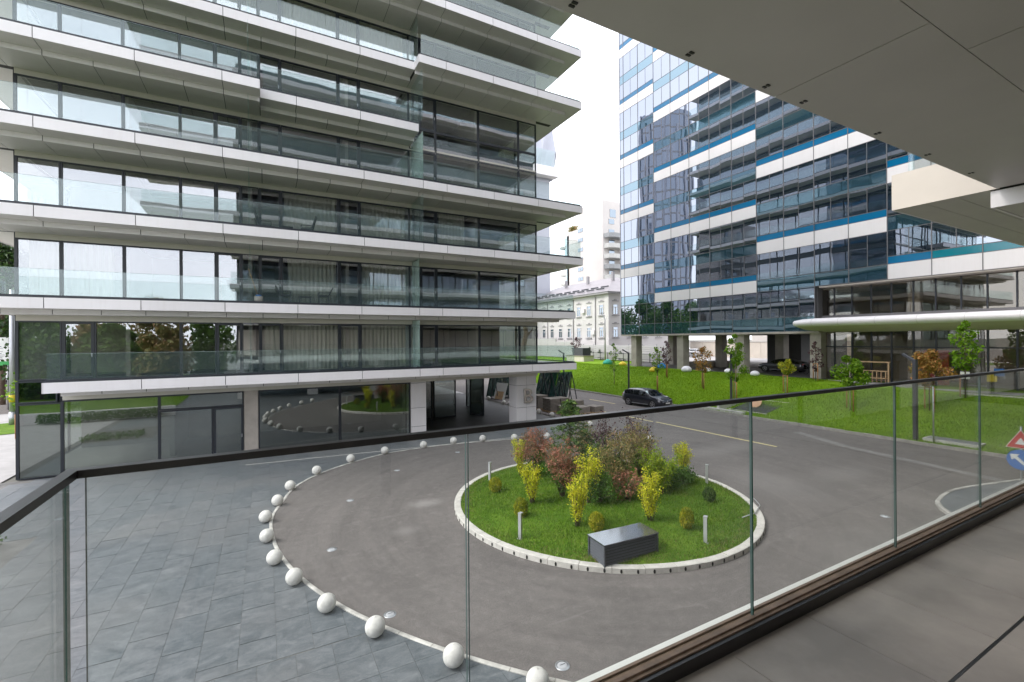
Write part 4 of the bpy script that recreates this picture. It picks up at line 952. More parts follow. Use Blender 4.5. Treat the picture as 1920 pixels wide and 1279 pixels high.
for t_ in (.12, .24):
    s_ = MB()
    for y in np.arange(YH0+1.5, YH1-2, 3.0): s_.box(XH-o_+8.8*t_-.05, XH-o_+8.8*t_+.05, y, y+2.2, 14.5+4.04*t_, 14.75+4.04*t_)
    s_.build('snow_guard', 'metal_dark', roof)
for y in (70, 78, 86): MB().box(XH+6, XH+6.5, y, y+.5, 17.2, 19.2).build('chimney', 'plaster_grey', roof)
def house_window(x, y, z0, z1, w=1.25, face='x'):
    if face == 'x': bx = lambda m, a, b, c, e, t0, t1: m.box(x-t1, x-t0, y+a, y+b, c, e)
    else: bx = lambda m, a, b, c, e, t0, t1: m.box(x+a, x+b, y-t1, y-t0, c, e)
    f = MB(); 
    bx(f, -w/2, -w/2+.1, z0, z1, .0, .08); bx(f, w/2-.1, w/2, z0, z1, .0, .08); bx(f, -w/2+.1, w/2-.1, z1-.1, z1, 0, .08); bx(f, -w/2+.1, w/2-.1, z0, z0+.1, 0, .08); bx(f, -.04, .04, z0+.1, z0+(z1-z0)*.68, 0, .08); bx(f, -w/2+.1, w/2-.1, z0+(z1-z0)*.68, z0+(z1-z0)*.68+.1, 0, .08)
    wd = f.build('window', 'plaster_white', Hs); p = MB(); bx(p, -w/2+.1, w/2-.1, z0+.1, z1-.1, .0, .03); p.build('pane', 'glass_far', wd)
    s_ = MB(); bx(s_, -w/2-.25, w/2+.25, z0-.22, z0-.08, 0, .2); bx(s_, -w/2-.15, w/2+.15, z1+.5, z1+.62, 0, .14); bx(s_, -.25, .25, z1+.62, z1+.85, 0, .1); s_.build('sill', 'plaster_grey', wd)
for y in (66.3, 70.0, 73.2, 76.4, 79.6, 82.8, 86, 89.2, 92.4):
    for z0, z1 in ((6.05, 8.0), (10.2, 12.15)): house_window(XH, y, z0, z1)
for x in (56.6, 60.2, 63.8, 67.4):
    for z0, z1 in ((6.05, 8.0), (10.2, 12.15)): house_window(x, YH0, z0, z1, face='y')
for y in (68.0, 75.0, 84.5): 
    d2 = MB(); d2.tube([(XH-.12, y, 2.2), (XH-.12, y, 13.7)], .09, 8); d2.build('downpipe', 'plaster_grey', Hs)
for y, z in ((71.6, 11.2), (68.1+.4, 7.0)): MB().box(XH-.4, XH-.02, y-.5, y+.5, z-.4, z+.4).build('air_conditioner', 'white_panel', Hs)
c_ = MB(); c_.box(XH-.16, XH-.001, YH0-.15, YH0+.9, 2, 13.98); c_.build('corner_pilaster', 'plaster_white', Hs)
# white slatted site fence in front of it
fn = thing('site_fence', 'pale horizontal-slat site fence in front of the old white house', 'fence', (52, 68, 2.1))
sl_ = MB(); sl_.box(-.03, .03, -1.48, 1.48, -.14, .14); slm = sl_.mesh('slat', 'fence_white')
for i in range(15):
    y = 48.5+i*3.0; top = 6.1 if y > 76 else (5.5 if y > 72 else 4.85)
    po = MB(); po.box(52.04, 52.14, y-1.52, y-1.42, 2, top); po.build('post', 'metal_grey', fn)
    nz_ = int((top-2.2)/.31)
    for j in range(nz_): o = link('slat', slm, fn); o.location = Vector((52, y, 2.35+j*.31))-wloc(fn); o.rotation_euler = (0, .18, 0)
rl_ = thing('railing_fence', 'low dark metal railing along the edge behind the tower columns', 'fence', (50.5, 56, 2.1))
for i in range(10): MB().box(50.45, 50.55, 46+i*1.9, 46.1+i*1.9, 2.1, 3.5).build('post', 'metal_dark', rl_)
for z in (2.5, 3.35): MB().box(50.47, 50.53, 46, 64, z, z+.07).build('rail', 'metal_dark', rl_)
MB().box(50.49, 50.51, 46, 64, 2.6, 3.3).build('mesh_panel', 'plaster_grey', rl_)
# cream apartment tower with grey balconies
Ct = thing('apartment_tower', 'tall cream apartment block with grey curved balconies behind the old house', 'building', (95, 108, 2))
m_ = MB(); m_.box(86, 106, 102.8, 114, 0, 46); m_.box(86, 106, 114, 120.5, 0, 40); m_.add([(86, 102.8, 46), (86, 114, 46), (106, 114, 46), (106, 102.8, 46)], [(0, 1, 2, 3)]); m_.build('wall', 'plaster_cream', Ct)
for i in range(11):
    z = 8+i*3.0
    w = MB(); w.box(85.9, 86.02, 112.2, 114.6, z+.8, z+1.9); wn_ = w.build('window', 'glass_far', Ct); MB().box(85.85, 85.9, 113.35, 113.45, z+.8, z+1.9).build('bar', 'plaster_white', wn_)
    b = MB(); poly = [(86.3, 102.85), (86.6, 100.9), (88.0, 100.2), (97, 100.2), (97, 102.85)]
    if i < 10: 
        b.prism(poly, z, z+1.25); b.build('balcony', 'balcony_pale' if i % 3 else 'balcony_grey', Ct)
        bl = MB(); bl.prism([(86, 121), (85.2, 123.5), (88, 124), (92, 123), (92, 120.6)], z+.2, z+.9); bl.build('balcony', 'balcony_pale', Ct)
    w = MB(); w.box(88.2, 90.2, 102.7, 102.79, z+1.3, z+2.7); w.build('window', 'glass_far', Ct); w = MB(); w.box(93.5, 95.5, 102.7, 102.79, z+1.3, z+2.7); w.build('window', 'glass_far', Ct)
for x in (88.6, 94.2): w = MB(); w.box(x, x+2.2, 102.7, 102.79, 41.3, 43.6); w.build('window', 'glass_far', Ct)
MB().box(86.0, 89, 119.5, 121.8, 0, 39).build('glazed_stair', 'glass_pale', Ct)
P = ell_pts(500, (87, 118.5, 41), (1.2, 2.6, 1.2), .2)
tag(link('roof_plant', leaf_mesh('roof_plant', P, .55, 'leaf_olive', .3)), 'bushy plant on the roof terrace of the cream apartment block', 'plant')
# pale tower with folded crown right behind the apartment building
Ft = thing('pale_tower', 'pale tower with a folded faceted crown just behind the right end of the near facade', 'building', (56, 92, 2))
fx1, fy0 = 60.3, 91.5
m_ = MB(); m_.box(44, fx1, fy0, 110, 0, 44); m_.build('wall', 'tower_white', Ft)
v = []; 
for k, (z, out) in enumerate(((44, .2), (50.5, 1.5), (56.2, .3))):
    for i in range(9): v.append((46+i*1.9, fy0-(out if (i+k) % 2 else out*.2), z))
fz = []
for k in range(2):
    for i in range(8): a = k*9+i; fz += [(a, a+1, a+10), (a, a+10, a+9)]
m_ = MB(); m_.add(v, fz); m_.box(46, 61, fy0+.35, 108, 44, 56); m_.add([(61.2, fy0, 44), (62.4, fy0, 50.5), (61.2, fy0, 56.2), (61.2, 105, 44), (62.4, 105, 50.5), (61.2, 105, 56.2)], [(0, 3, 4, 1), (1, 4, 5, 2)]); m_.build('crown', 'tower_white', Ft)
MB().box(46, 61.6, fy0-2, fy0-.01, 44.2, 46.4).build('balcony', 'white_panel', Ft); MB().box(46, 60.6, fy0-1.9, fy0-1.85, 46.4, 50.2).build('balcony_glass', 'glass_rail', Ft)
for i in range(9):
    z = 6+i*4.0; w = MB(); w.box(50.5, 53.3, fy0-.08, fy0-.01, z, z+2.2); wf = w.build('window', 'frame_grey', Ft); MB().box(50.7, 53.1, fy0-.11, fy0-.085, z+.15, z+2.05).build('pane', 'glass_far', wf)
# towers that the office facade mirrors, standing behind the near building
Rt = thing('glass_tower', 'curved blue glass tower mirrored in the office facade', 'building', (-25, 101.5, 0))
ct = MB(); n = 40; pts = [(7.6*math.cos(2*math.pi*k/n)*(1+.05*math.sin(k)), 7.6*math.sin(2*math.pi*k/n)) for k in range(n)]
ct.prism(pts, 0, 74); ct.build('body', 'glass_tower', Rt, (0, 0, 0))
fn_ = MB()
for k in range(0, n, 2): x, y = pts[k]; fn_.box(x*1.01-.25, x*1.01+.25, y*1.01-.25, y*1.01+.25, 0, 74+random.uniform(-6, 2))
fn_.build('fin', 'tower_white', Rt, (0, 0, 0))
for i in range(1, 20): ct = MB(); ct.prism([(x*1.004, y*1.004) for x, y in pts], i*3.8, i*3.8+.5); ct.build('floor_band', 'plaster_grey', Rt, (0, 0, 0))
# beige block and wall beyond the tower columns
bg_ = thing('beige_block', 'plain beige building seen between the tower columns', 'building', (85, 48, 2)); MB().box(84, 100, 36, 56, 2, 22).build('wall', 'plaster_cream', bg_)
for j in range(4): MB().box(83.9, 84.0, 40+j*4, 42+j*4, 14, 16).build('window', 'glass_far', bg_)
bw = thing('boundary_wall', 'long panelled beige boundary wall behind the parked sedan', 'wall', (76, 48, 2.1))
for i in range(10): MB().box(76, 76.2, 34+i*3+.02, 36.98+i*3, 2.1, 5.0).build('panel', 'stone_cream', bw)
MB().box(75.9, 76.3, 34, 64, 5.0, 5.2).build('coping', 'concrete_light', bw)
# ------------------------------------------------------------------ planting on the island
def stems_mesh(tips, base, r=.02, n=5):
    m_ = MB()
    for t in tips:
        b = Vector(base)+Vector((random.uniform(-.06, .06), random.uniform(-.06, .06), 0)); t = Vector(t); mid = b.lerp(t, .5)+Vector((random.uniform(-.05, .05), random.uniform(-.05, .05), .05))
        m_.tube([b, mid, t], [r, r*.7, r*.3], n)
    return m_
def upright_shrub(label, x, y, h, w, mat, n=2600, size=.055):
    z = Hi(x, y); t = thing('golden_shrub', label, 'shrub', (x, y, z-.02), group='golden upright shrubs on the island')
    tips = []; P = []
    for i in range(11):
        a = random.random()*6.28; rr = w*.5*random.uniform(.25, 1); hh = h*random.uniform(.62, 1.)
        tp = (rr*math.cos(a), rr*math.sin(a), hh); tips.append(tp)
        m = n//11; s = .18+.82*rng.random(m)**.8; ctr = np.outer(s, tp); ctr[:, :2] *= (s**.5)[:, None]
        P.append(ctr+rng.normal(size=(m, 3))*np.array([.07, .07, .05])*(.5+w*.6))
    stems_mesh(tips, (0, 0, 0), .013).build('stem', 'bark', t, (0, 0, 0)); link('foliage', leaf_mesh('foliage', np.vstack(P), size, mat, .6, .6), t, (0, 0, 0))
    return t
for lb, x, y, h, w in (('golden shrub at the left front of the group', 7.81, 13.03, 1.45, .72), ('tall golden shrub at the very front, behind the small yellow conifer', 8.02, 10.83, 1.6, .78), ('golden shrub leaning up behind the front golden one', 9.35, 12.0, 1.8, 1.0), ('golden green shrub right of the dark box', 10.1, 10.0, 1.6, .75), ('slim golden shrub at the far left edge of the group', 9.08, 16.07, 1.6, .65), ('golden shrub standing alone at the right rear', 14.9, 12.95, 1.4, .85)):
    upright_shrub(lb, x, y, h, w, 'leaf_yellow', 2600, .055)
upright_shrub('bright lime shrub on the right above the golden green one', 12.2, 11.5, 1.6, 1.5, 'leaf_lime', 3400, .07)
def bush(nm, label, x, y, h, w, mat, n, size, shell=.35, aspect=.42, lobes=7, stem=True, grp=None, low='leaf_green', airy=1.):
    """many thin stems fanning from the base, leaves in whorls along and at the end of each shoot"""
    z = Hi(x, y); t = thing(nm, label, 'shrub', (x, y, z-.02), group=grp); P = []; Q = []; tips = []; ns = 26
    for i in range(ns):
        a = 2.4*i+random.random()*.8; rr = w*.52*math.sqrt((i+.4)/ns)*random.uniform(.75, 1.12); hh = h*(1.04-.42*(rr/(w*.52))**2)*random.uniform(.62, 1.02)
        tp = np.array([rr*math.cos(a), rr*math.sin(a), hh]); tips.append(tuple(tp)); m = n//ns
        sub = 5
        for j in range(sub):                              # side shoots
            s0 = .35+.65*(j+1)/sub; c = tp*s0; c[:2] *= s0**.35; c = c+rng.normal(size=3)*np.array([.10, .10, .07])*w*.75
            pts = c+rng.normal(size=(m//sub, 3))*np.array([.085, .085, .07])*(.45+w*.42)*airy
            (Q if s0 < .62 and random.random() < .75 else P).append(pts)
    P = np.vstack(P); P = P[P[:, 2] > .05]; Q = np.vstack(Q); Q = Q[Q[:, 2] > .04]
    stems_mesh(tips, (0, 0, 0), .013).build('stem', 'bark', t, (0, 0, 0))
    link('foliage', leaf_mesh('foliage', P, size, mat, .45, aspect), t, (0, 0, 0)); link('lower_foliage', leaf_mesh('lower_foliage', Q, size*.9, low, .3, aspect), t, (0, 0, 0)); return t
bush('photinia', 'tall red-leaved shrub at the left rear of the group', 9.45, 15.5, 2.15, 1.3, 'leaf_red', 3800, .085, grp='red-tipped shrubs')
bush('photinia', 'bronze red shrub in the middle behind the front golden shrubs', 9.0, 13.0, 1.95, 1.35, 'leaf_red', 3900, .085, grp='red-tipped shrubs')
bush('photinia', 'orange-red shrub behind the conifer', 13.0, 17.0, 1.95, 1.2, 'leaf_olive', 3000, .085, grp='red-tipped shrubs')
bush('photinia', 'broad olive and copper shrub in the centre right', 10.9, 12.4, 2.15, 1.4, 'leaf_olive', 4200, .085, grp='red-tipped shrubs')
bush('photinia', 'olive and copper shrub right of centre towards the rear', 13.1, 13.5, 2.05, 1.5, 'leaf_olive', 4000, .085, grp='red-tipped shrubs')
bush('photinia', 'low red-tipped shrub in front of the olive one', 10.7, 11.6, .95, 1.2, 'leaf_red', 1300, .10, grp='red-tipped shrubs')
bush('purple_shrub', 'airy dark purple shrub at the rear, left one', 13.2, 15.7, 2.15, 1.6, 'leaf_purple', 1500, .095, .15, .6, 9, grp='dark purple shrubs', low='leaf_purple', airy=1.2)
bush('purple_shrub', 'airy dark purple shrub at the rear, right and taller one', 14.5, 15.3, 2.4, 1.5, 'leaf_purple', 1400, .095, .15, .6, 9, grp='dark purple shrubs', low='leaf_purple', airy=1.2)
for lb, x, y, h, w in (('low dark green shrub beneath the left red shrub', 9.9, 14.6, 1.3, 1.5), ('low green shrub with small leaves in front of the centre', 9.7, 11.9, .95, 1.1), ('spreading low green shrub at the right of the group', 13.0, 12.0, .85, 1.5), ('green shrub under the conifer', 11.9, 14.4, 1.4, 1.7), ('green shrub below the lone golden one', 14.0, 12.2, .6, 1.0)):
    bush('green_shrub', lb, x, y, h, w, 'leaf_green', 3000, .07, .4, .55, 6, grp='green shrubs on the island')
def conifer(label, x, y, h, w):
    z = Hi(x, y); t = thing('conifer', label, 'tree', (x, y, z-.02)); m_ = MB(); m_.tube([(0, 0, 0), (.03, .02, h*.5), (0, 0, h)], [.05, .035, .008], 7); m_.build('trunk', 'bark', t, (0, 0, 0)); P = []; D = []; br = MB()
    for i in range(46):
        zz = .12*h+.86*h*(i/46)**.9; L = w*.52*(1-(zz/h))**.8+.12; a = i*2.4+random.uniform(-.3, .3); s = np.linspace(.1, 1, 62)
        px = L*s*math.cos(a); py = L*s*math.sin(a); pz = zz+.18*L*np.sin(s*2.2)-.22*L*s*s
        pts = np.column_stack([px, py, pz])+rng.normal(size=(62, 3))*np.array([.045, .045, .03])*(1+L*.4); P.append(pts); dd = np.tile([math.cos(a), math.sin(a), -.35], (62, 1)); D.append(dd); br.tube([(0, 0, zz), (px[-1]*.6, py[-1]*.6, zz+.1*L)], [.014, .005], 4)
    br.build('branch', 'bark', t, (0, 0, 0)); link('foliage', leaf_mesh('foliage', np.vstack(P), .15, 'leaf_conifer', 0, .3, np.vstack(D)), t, (0, 0, 0))
conifer('dark green conifer with drooping branches and pale tip rising in the centre', 11.2, 15.6, 3.0, 2.6)
def thuja(label, x, y, h, w, dry=False):
    z = Hi(x, y); t = thing('dwarf_conifer', label, 'shrub', (x, y, z-.02), group='small ball conifers'); q = ell_pts(1500, (0, 0, h*.52), (w*.5, w*.5, h*.5), .55, .6); D = np.column_stack([q[:, 0]*.6, q[:, 1]*.6, np.full(len(q), .9)])
    link('foliage', leaf_mesh('foliage', q, .075, 'leaf_thuja' if not dry else 'leaf_conifer', .3, .3, D), t, (0, 0, 0)); m_ = MB(); m_.cyl(0, 0, 0, h*.5, .02, 6); m_.build('stem', 'bark', t, (0, 0, 0))
for lb, x, y, h, w, dry in (('small round yellow-green conifer by the left rear bollard', 7.31, 14.8, .55, .48, 0), ('small round conifer right behind the left front bollard', 6.95, 12.3, .6, .46, 0), ('small yellow conifer behind the left corner of the dark box', 8.28, 10.27, .56, .46, 0), ('small browning conifer left of the right front bollard', 10.69, 9.17, .62, .40, 0), ('small dull dark conifer at the right rear of the island', 13.16, 10.34, .5, .42, 1)):
    thuja(lb, x, y, h, w, dry)
# bollard lights
def bollard(label, x, y):
    z = Hi(x, y); t = thing('bollard_light', label, 'bollard light', (x, y, z-.02), .5, group='slim bollard lights'); m_ = MB(); m_.box(-.035, .035, -.045, .045, .02, .70); m_.build('post', 'bollard', t, (0, 0, 0))
    m_ = MB(); m_.box(-.04, .09, -.05, .05, .701, .735); m_.build('lamp_head', 'bollard', t, (0, 0, 0)); m_ = MB(); m_.box(-.07, .07, -.075, .075, .0, .02); m_.build('base_plate', 'bollard', t, (0, 0, 0))
bollard('grey bollard light at the left rear of the island', 7.8, 16.28); bollard('grey bollard light at the left front of the island', 6.26, 11.12); bollard('grey bollard light at the right front of the island', 10.5, 8.38); bollard('grey bollard light at the right rear of the island', 14.91, 11.82)
# louvred ventilation box
vb = thing('ventilation_box', 'dark grey louvred ventilation box with a shiny metal lid on the island lawn', 'vent box', (8.15, 9.02, .16), R(-3.5))
L2, W2, H2 = .84, .33, .50
m_ = MB(); m_.box(-L2+.05, L2-.05, -W2+.05, W2-.05, -.1, H2-.03); m_.build('core', 'slot_dark', vb, (0, 0, 0))
for i in range(7):
    z = -.02+i*.072
    s_ = MB()
    for y_, dr in ((-W2, -1), (W2, 1)): s_.add([(-L2, y_, z), (L2, y_, z), (L2, y_-dr*.03, z+.046), (-L2, y_-dr*.03, z+.046), (-L2, y_-dr*.012, z-.004), (L2, y_-dr*.012, z-.004)], [(0, 1, 2, 3) if dr < 0 else (3, 2, 1, 0), (4, 5, 1, 0) if dr < 0 else (0, 1, 5, 4)])
    for x_, dr in ((-L2, -1), (L2, 1)): s_.add([(x_, -W2, z), (x_, W2, z), (x_-dr*.03, W2, z+.046), (x_-dr*.03, -W2, z+.046), (x_-dr*.012, -W2, z-.004), (x_-dr*.012, W2, z-.004)], [(3, 2, 1, 0) if dr < 0 else (0, 1, 2, 3), (0, 1, 5, 4) if dr < 0 else (4, 5, 1, 0)])
    s_.build('louvre', 'louvre', vb, (0, 0, 0))
for x_ in (-L2, L2):
    for y_ in (-W2, W2): m_ = MB(); m_.box(x_-.02, x_+.02, y_-.02, y_+.02, -.1, H2-.01); m_.build('corner_post', 'louvre', vb, (0, 0, 0))
m_ = MB(); m_.box(-L2-.03, L2+.03, -W2-.03, W2+.03, H2-.008, H2+.022); m_.build('lid', 'lid_metal', vb, (0, 0, 0))
# irrigation hose scrap on the grass
m_ = MB(); m_.tube([(12.9, 8.95, .2), (13.6, 9.0, .19), (14.4, 9.35, .18), (14.9, 9.9, .16)], .018, 6); tag(m_.build('hose', 'bollard'), 'pale hose lying on the grass at the right side of the island', 'hose')

# ------------------------------------------------------------------ young staked trees on the bank
def tree(label, x, y, h, cw, c0, mat, n, size=.16, bark='bark', stakes=2, trunk=.035, nm='young_tree', shape=1., z=None, grp='young trees on the grass bank', lobes=10, dense=.3):
    z = Hm(x, y) if z is None else z; t = thing(nm, label, 'tree', (x, y, z-.03), group=grp); m_ = MB(); lean = random.uniform(-.06, .06)
    m_.tube([(0, 0, 0), (lean, .02, h*.45), (lean*.5, 0, h*.97)], [trunk, trunk*.8, trunk*.25], 7); P = []
    for i in range(lobes):
        zc = h*(c0+(1-c0)*(i+.6)/lobes*.96); f_ = math.sin(math.pi*min(1, max(.12, (i+1)/(lobes+.6))))**.7*shape+(1-shape)*.8; a = i*2.4+random.random(); rr = cw*.5*f_*random.uniform(.35, .75)
        c = (rr*math.cos(a), rr*math.sin(a), zc); m_.tube([(lean*.5, 0, max(h*c0*.9, zc-.35*cw)), c], [trunk*.45, trunk*.15], 5); r = cw*random.uniform(.20, .34)*max(.5, f_); P.append(ell_pts(n//lobes, c, (r, r, r*.95), dense, .8))
    m_.build('trunk', bark, t, (0, 0, 0)); link('crown', leaf_mesh('crown', np.vstack(P), size, mat, .3, .7), t, (0, 0, 0))
    for i in range(stakes):
        a = (0.9, -2.3, 2.6)[i]; s_ = MB(); s_.cyl(.42*math.cos(a), .42*math.sin(a)*1.0, 0, 1.5, .035, 6); s_.build('stake', 'wood_stake', t, (0, 0, 0))
    if stakes == 2:
        s_ = MB(); s_.bar((.42*math.cos(.9), .42*math.sin(.9), 1.47), (.42*math.cos(-2.3), .42*math.sin(-2.3), 1.47), .05, .05); s_.build('crossbar', 'wood_stake', t, (0, 0, 0))
    return t
tree('thin pale-trunked young tree at the left end of the bank', 34.36, 39.29, 4.7, 1.5, .30, 'leaf_bright', 420, .15, 'bark_pale', 1)
tree('sparse young green tree right of the parked hatchback', 33.95, 32.53, 4.4, 1.6, .42, 'leaf_bright', 520, .15)
tree('slim purple-leaved young tree before the paired columns', 37.6, 34.7, 4.0, 1.4, .34, 'leaf_purple', 480, .15)
tree('young tree with orange-brown leaves in the middle of the bank', 35.8, 28.7, 3.9, 1.9, .42, 'leaf_orange', 800, .15)
tree('tall bright green young tree beside the middle lamp post', 34.1, 24.2, 5.6, 1.9, .26, 'leaf_bright', 1700, .16, 'bark_pale', 2)
tree('small bare-trunked young tree behind the bright green one', 38.6, 27.2, 3.0, 1.2, .5, 'leaf_bright', 700, .15, 'bark_pale', 1)
tree('young mop-headed yellowish tree before the grey sedan', 36.5, 21.5, 2.7, 1.5, .58, 'leaf_thuja', 1300, .13, 'bark_pale', 2, lobes=6)
tree('young purple tree in front of the white lobby column', 41.0, 21.6, 3.4, 1.3, .22, 'leaf_purple', 420, .14)
tree('round bright green young tree before the lobby windows', 34.7, 16.1, 3.7, 1.9, .40, 'leaf_bright', 2200, .17, 'bark_pale', 2, lobes=7)
tree('round orange-red young tree right of the dark lamp post', 36.1, 12.4, 3.7, 2.2, .46, 'leaf_orange', 2600, .15, lobes=8)
tree('tall green young tree at the right before the lobby entrance', 38.6, 11.5, 4.9, 1.9, .36, 'leaf_bright', 900, .19, 'bark', 1)
tree('small purple tree beside the stone technical block', 46.0, 62.0, 4.0, 2.0, .3, 'leaf_purple', 500, .2, 'bark', 0, z=2.1)
# thick bare trunk at the far end
t = thing('bare_trunk', 'thick bent bare trunk seen past the right end of the balconies', 'tree', (44.0, 76.5, 2.0)); m_ = MB(); m_.tube([(0, 0, 0), (.25, .2, 2.5), (.9, .2, 5), (.6, .4, 7.5), (-.3, .3, 9.5)], [.6, .5, .45, .5, .62], 10); m_.tube([(.9, .2, 4.2), (1.9, -.3, 5.6), (2.2, -.4, 8)], [.2, .13, .08], 6); m_.build('trunk', 'bark', t, (0, 0, 0))
for i, (x, y, h) in enumerate(((51.4, 62.6, 2.0), (51.4, 65.4, 2.4), (51.4, 69.5, 2.2), (51.3, 57.2, 1.8))):
    q = ell_pts(260, (0, 0, h*.5), (.45, .45, h*.5), .3); t = thing('hedge_shrub', 'small dark shrub against the pale fence, %s from the left' % ORD[3-i if i < 3 else 3] if False else 'small dark shrub against the pale fence, number %s from the tower' % ORD[(1, 2, 3, 0)[i]], 'shrub', (x, y, 2.1), group='shrubs along the pale fence'); link('foliage', leaf_mesh('foliage', q, .22, 'leaf_dark'), t, (0, 0, 0))

# ------------------------------------------------------------------ lamp posts
def lamp(label, x, y, h, rz=2.3, z=None):
    z = Hm(x, y) if z is None else z; t = thing('lamp_post', label, 'lamp post', (x, y, z-.03), rz, group='dark square lamp posts'); m_ = MB(); m_.box(-.085, .085, -.085, .085, 0, h); m_.build('post', 'metal_dark', t, (0, 0, 0))
    m_ = MB(); m_.bar((0, 0, h-.1), (.62, 0, h+.28), .16, .11); m_.build('lamp_arm', 'metal_dark', t, (0, 0, 0)); m_ = MB(); m_.bar((.3, 0, h+.02), (.62, 0, h+.215), .12, .012); m_.build('lens', 'lamp_lens', t, (0, 0, 0))
lamp('dark lamp post behind the parked hatchback', 32.95, 35.48, 4.0); lamp('dark lamp post beside the tall bright green tree', 33.76, 24.34, 3.95); lamp('dark lamp post standing nearest, seen through the glass on the right', 30.95, 11.24, 4.4, 1.3); lamp('dark lamp post at the far end of the bank, below the balcony edge', 31.5, 45.0, 4.0)
m_ = MB(); m_.cyl(31.0, 10.5, 0, 3.1, .035, 8); tag(m_.build('marker_pole', 'metal_grey'), 'thin pale pole right of the nearest dark lamp post', 'pole')
t = thing('street_lamp', 'slender grey street lamp with a short arm before the old white house', 'street lamp', (49.5, 58.8, 2.1)); m_ = MB(); m_.tube([(0, 0, 0), (0, 0, 6.9), (-.2, .3, 7.6), (-.5, .6, 7.9)], [.11, .08, .06, .05], 8); m_.build('pole', 'metal_grey', t, (0, 0, 0)); m_ = MB(); m_.box(-.55, .1, .3, .9, 7.9, 8.0); m_.build('head', 'metal_grey', t, (0, 0, 0))
# pebble lamps and bean bags
pm = MB(); pm.lathe([(.001, 0), (.34, .02), (.44, .16), (.42, .32), (.30, .46), (.14, .53), (.001, .55)], n=24); peb = pm.mesh('pebble_lamp', 'globe_white')
for lb, x, y, s_ in (('large white pebble-shaped lamp at the top of the bank, left one', 40.6, 34.7, 1.25), ('white pebble-shaped lamp at the top of the bank, behind the orange tree', 41.9, 33.1, .95), ('white pebble-shaped lamp by the bright green tree', 42.0, 30.6, .9), ('white pebble-shaped lamp in front of the grey sedan', 41.7, 27.5, .95)):
    o = link('pebble_lamp', peb, None, (x, y, Hm(x, y)-.02)); o.scale = (s_, s_, s_); tag(o, lb, 'lamp', 'white pebble lamps')
bm2 = MB(); bm2.lathe([(.001, 0), (.5, .02), (.62, .2), (.55, .42), (.3, .68), (.1, .8), (.001, .82)], n=20)
for cname, x, y, s_, lb in (('bag_teal', 43.5, 51.1, 1.15, 'teal bean bag at the far left of the bank top'), ('bag_yellow', 42.5, 46.9, .85, 'yellow bean bag beside the lamp post'), ('bag_blue', 42.3, 39.8, .95, 'blue bean bag before the paired columns'), ('bag_yellow', 39.4, 38.3, .85, 'yellow bean bag under the sparse green tree')):
    o = link('bean_bag', bm2.mesh('bean_bag', cname), None, (x, y, Hm(x, y)-.03)); o.scale = (s_*1.1, s_, s_*.85); tag(o, lb, 'bean bag', 'bean bags on the grass')
# technical block
tb = thing('technical_block', 'cream stone block with a black cabinet on top at the end of the bank', 'planter', (46, 61, 1.8)); MB().box(45, 47, 58.7, 63.4, 1.2, 2.98).build('base', 'stone_cream', tb); MB().box(44.9, 47.1, 58.6, 63.5, 2.981, 3.08).build('coping', 'paver_grey', tb); MB().box(45.2, 46.8, 59.2, 62, 3.081, 4.3).build('cabinet', 'metal_dark', tb)

# ------------------------------------------------------------------ vehicles
def wheel(t, x, y, r=.32, side=1):
    m_ = MB(); m_.tube([(x, y-.1, r), (x, y-.07, r), (x, y+.07, r), (x, y+.1, r)], [r*.9, r, r, r*.9], 20); w = m_.build('wheel', 'rubber', t, (0, 0, 0)); yo = y+side*.101
    q = MB(); q.tube([(x, yo-.004*side, r), (x, yo+.004*side, r)], r*.24, 10)
    for k in range(5):
        a = k*1.2566+.3; q.bar((x+r*.15*math.cos(a), yo, r+r*.15*math.sin(a)), (x+r*.68*math.cos(a), yo, r+r*.68*math.sin(a)), .012, .075)
    n = 20
    for k in range(n): a, b = 2*math.pi*k/n, 2*math.pi*(k+1)/n; q.bar((x+r*.7*math.cos(a), yo, r+r*.7*math.sin(a)), (x+r*.7*math.cos(b), yo, r+r*.7*math.sin(b)), .014, .035)
    q.build('rim', 'alloy', w, (0, 0, 0))
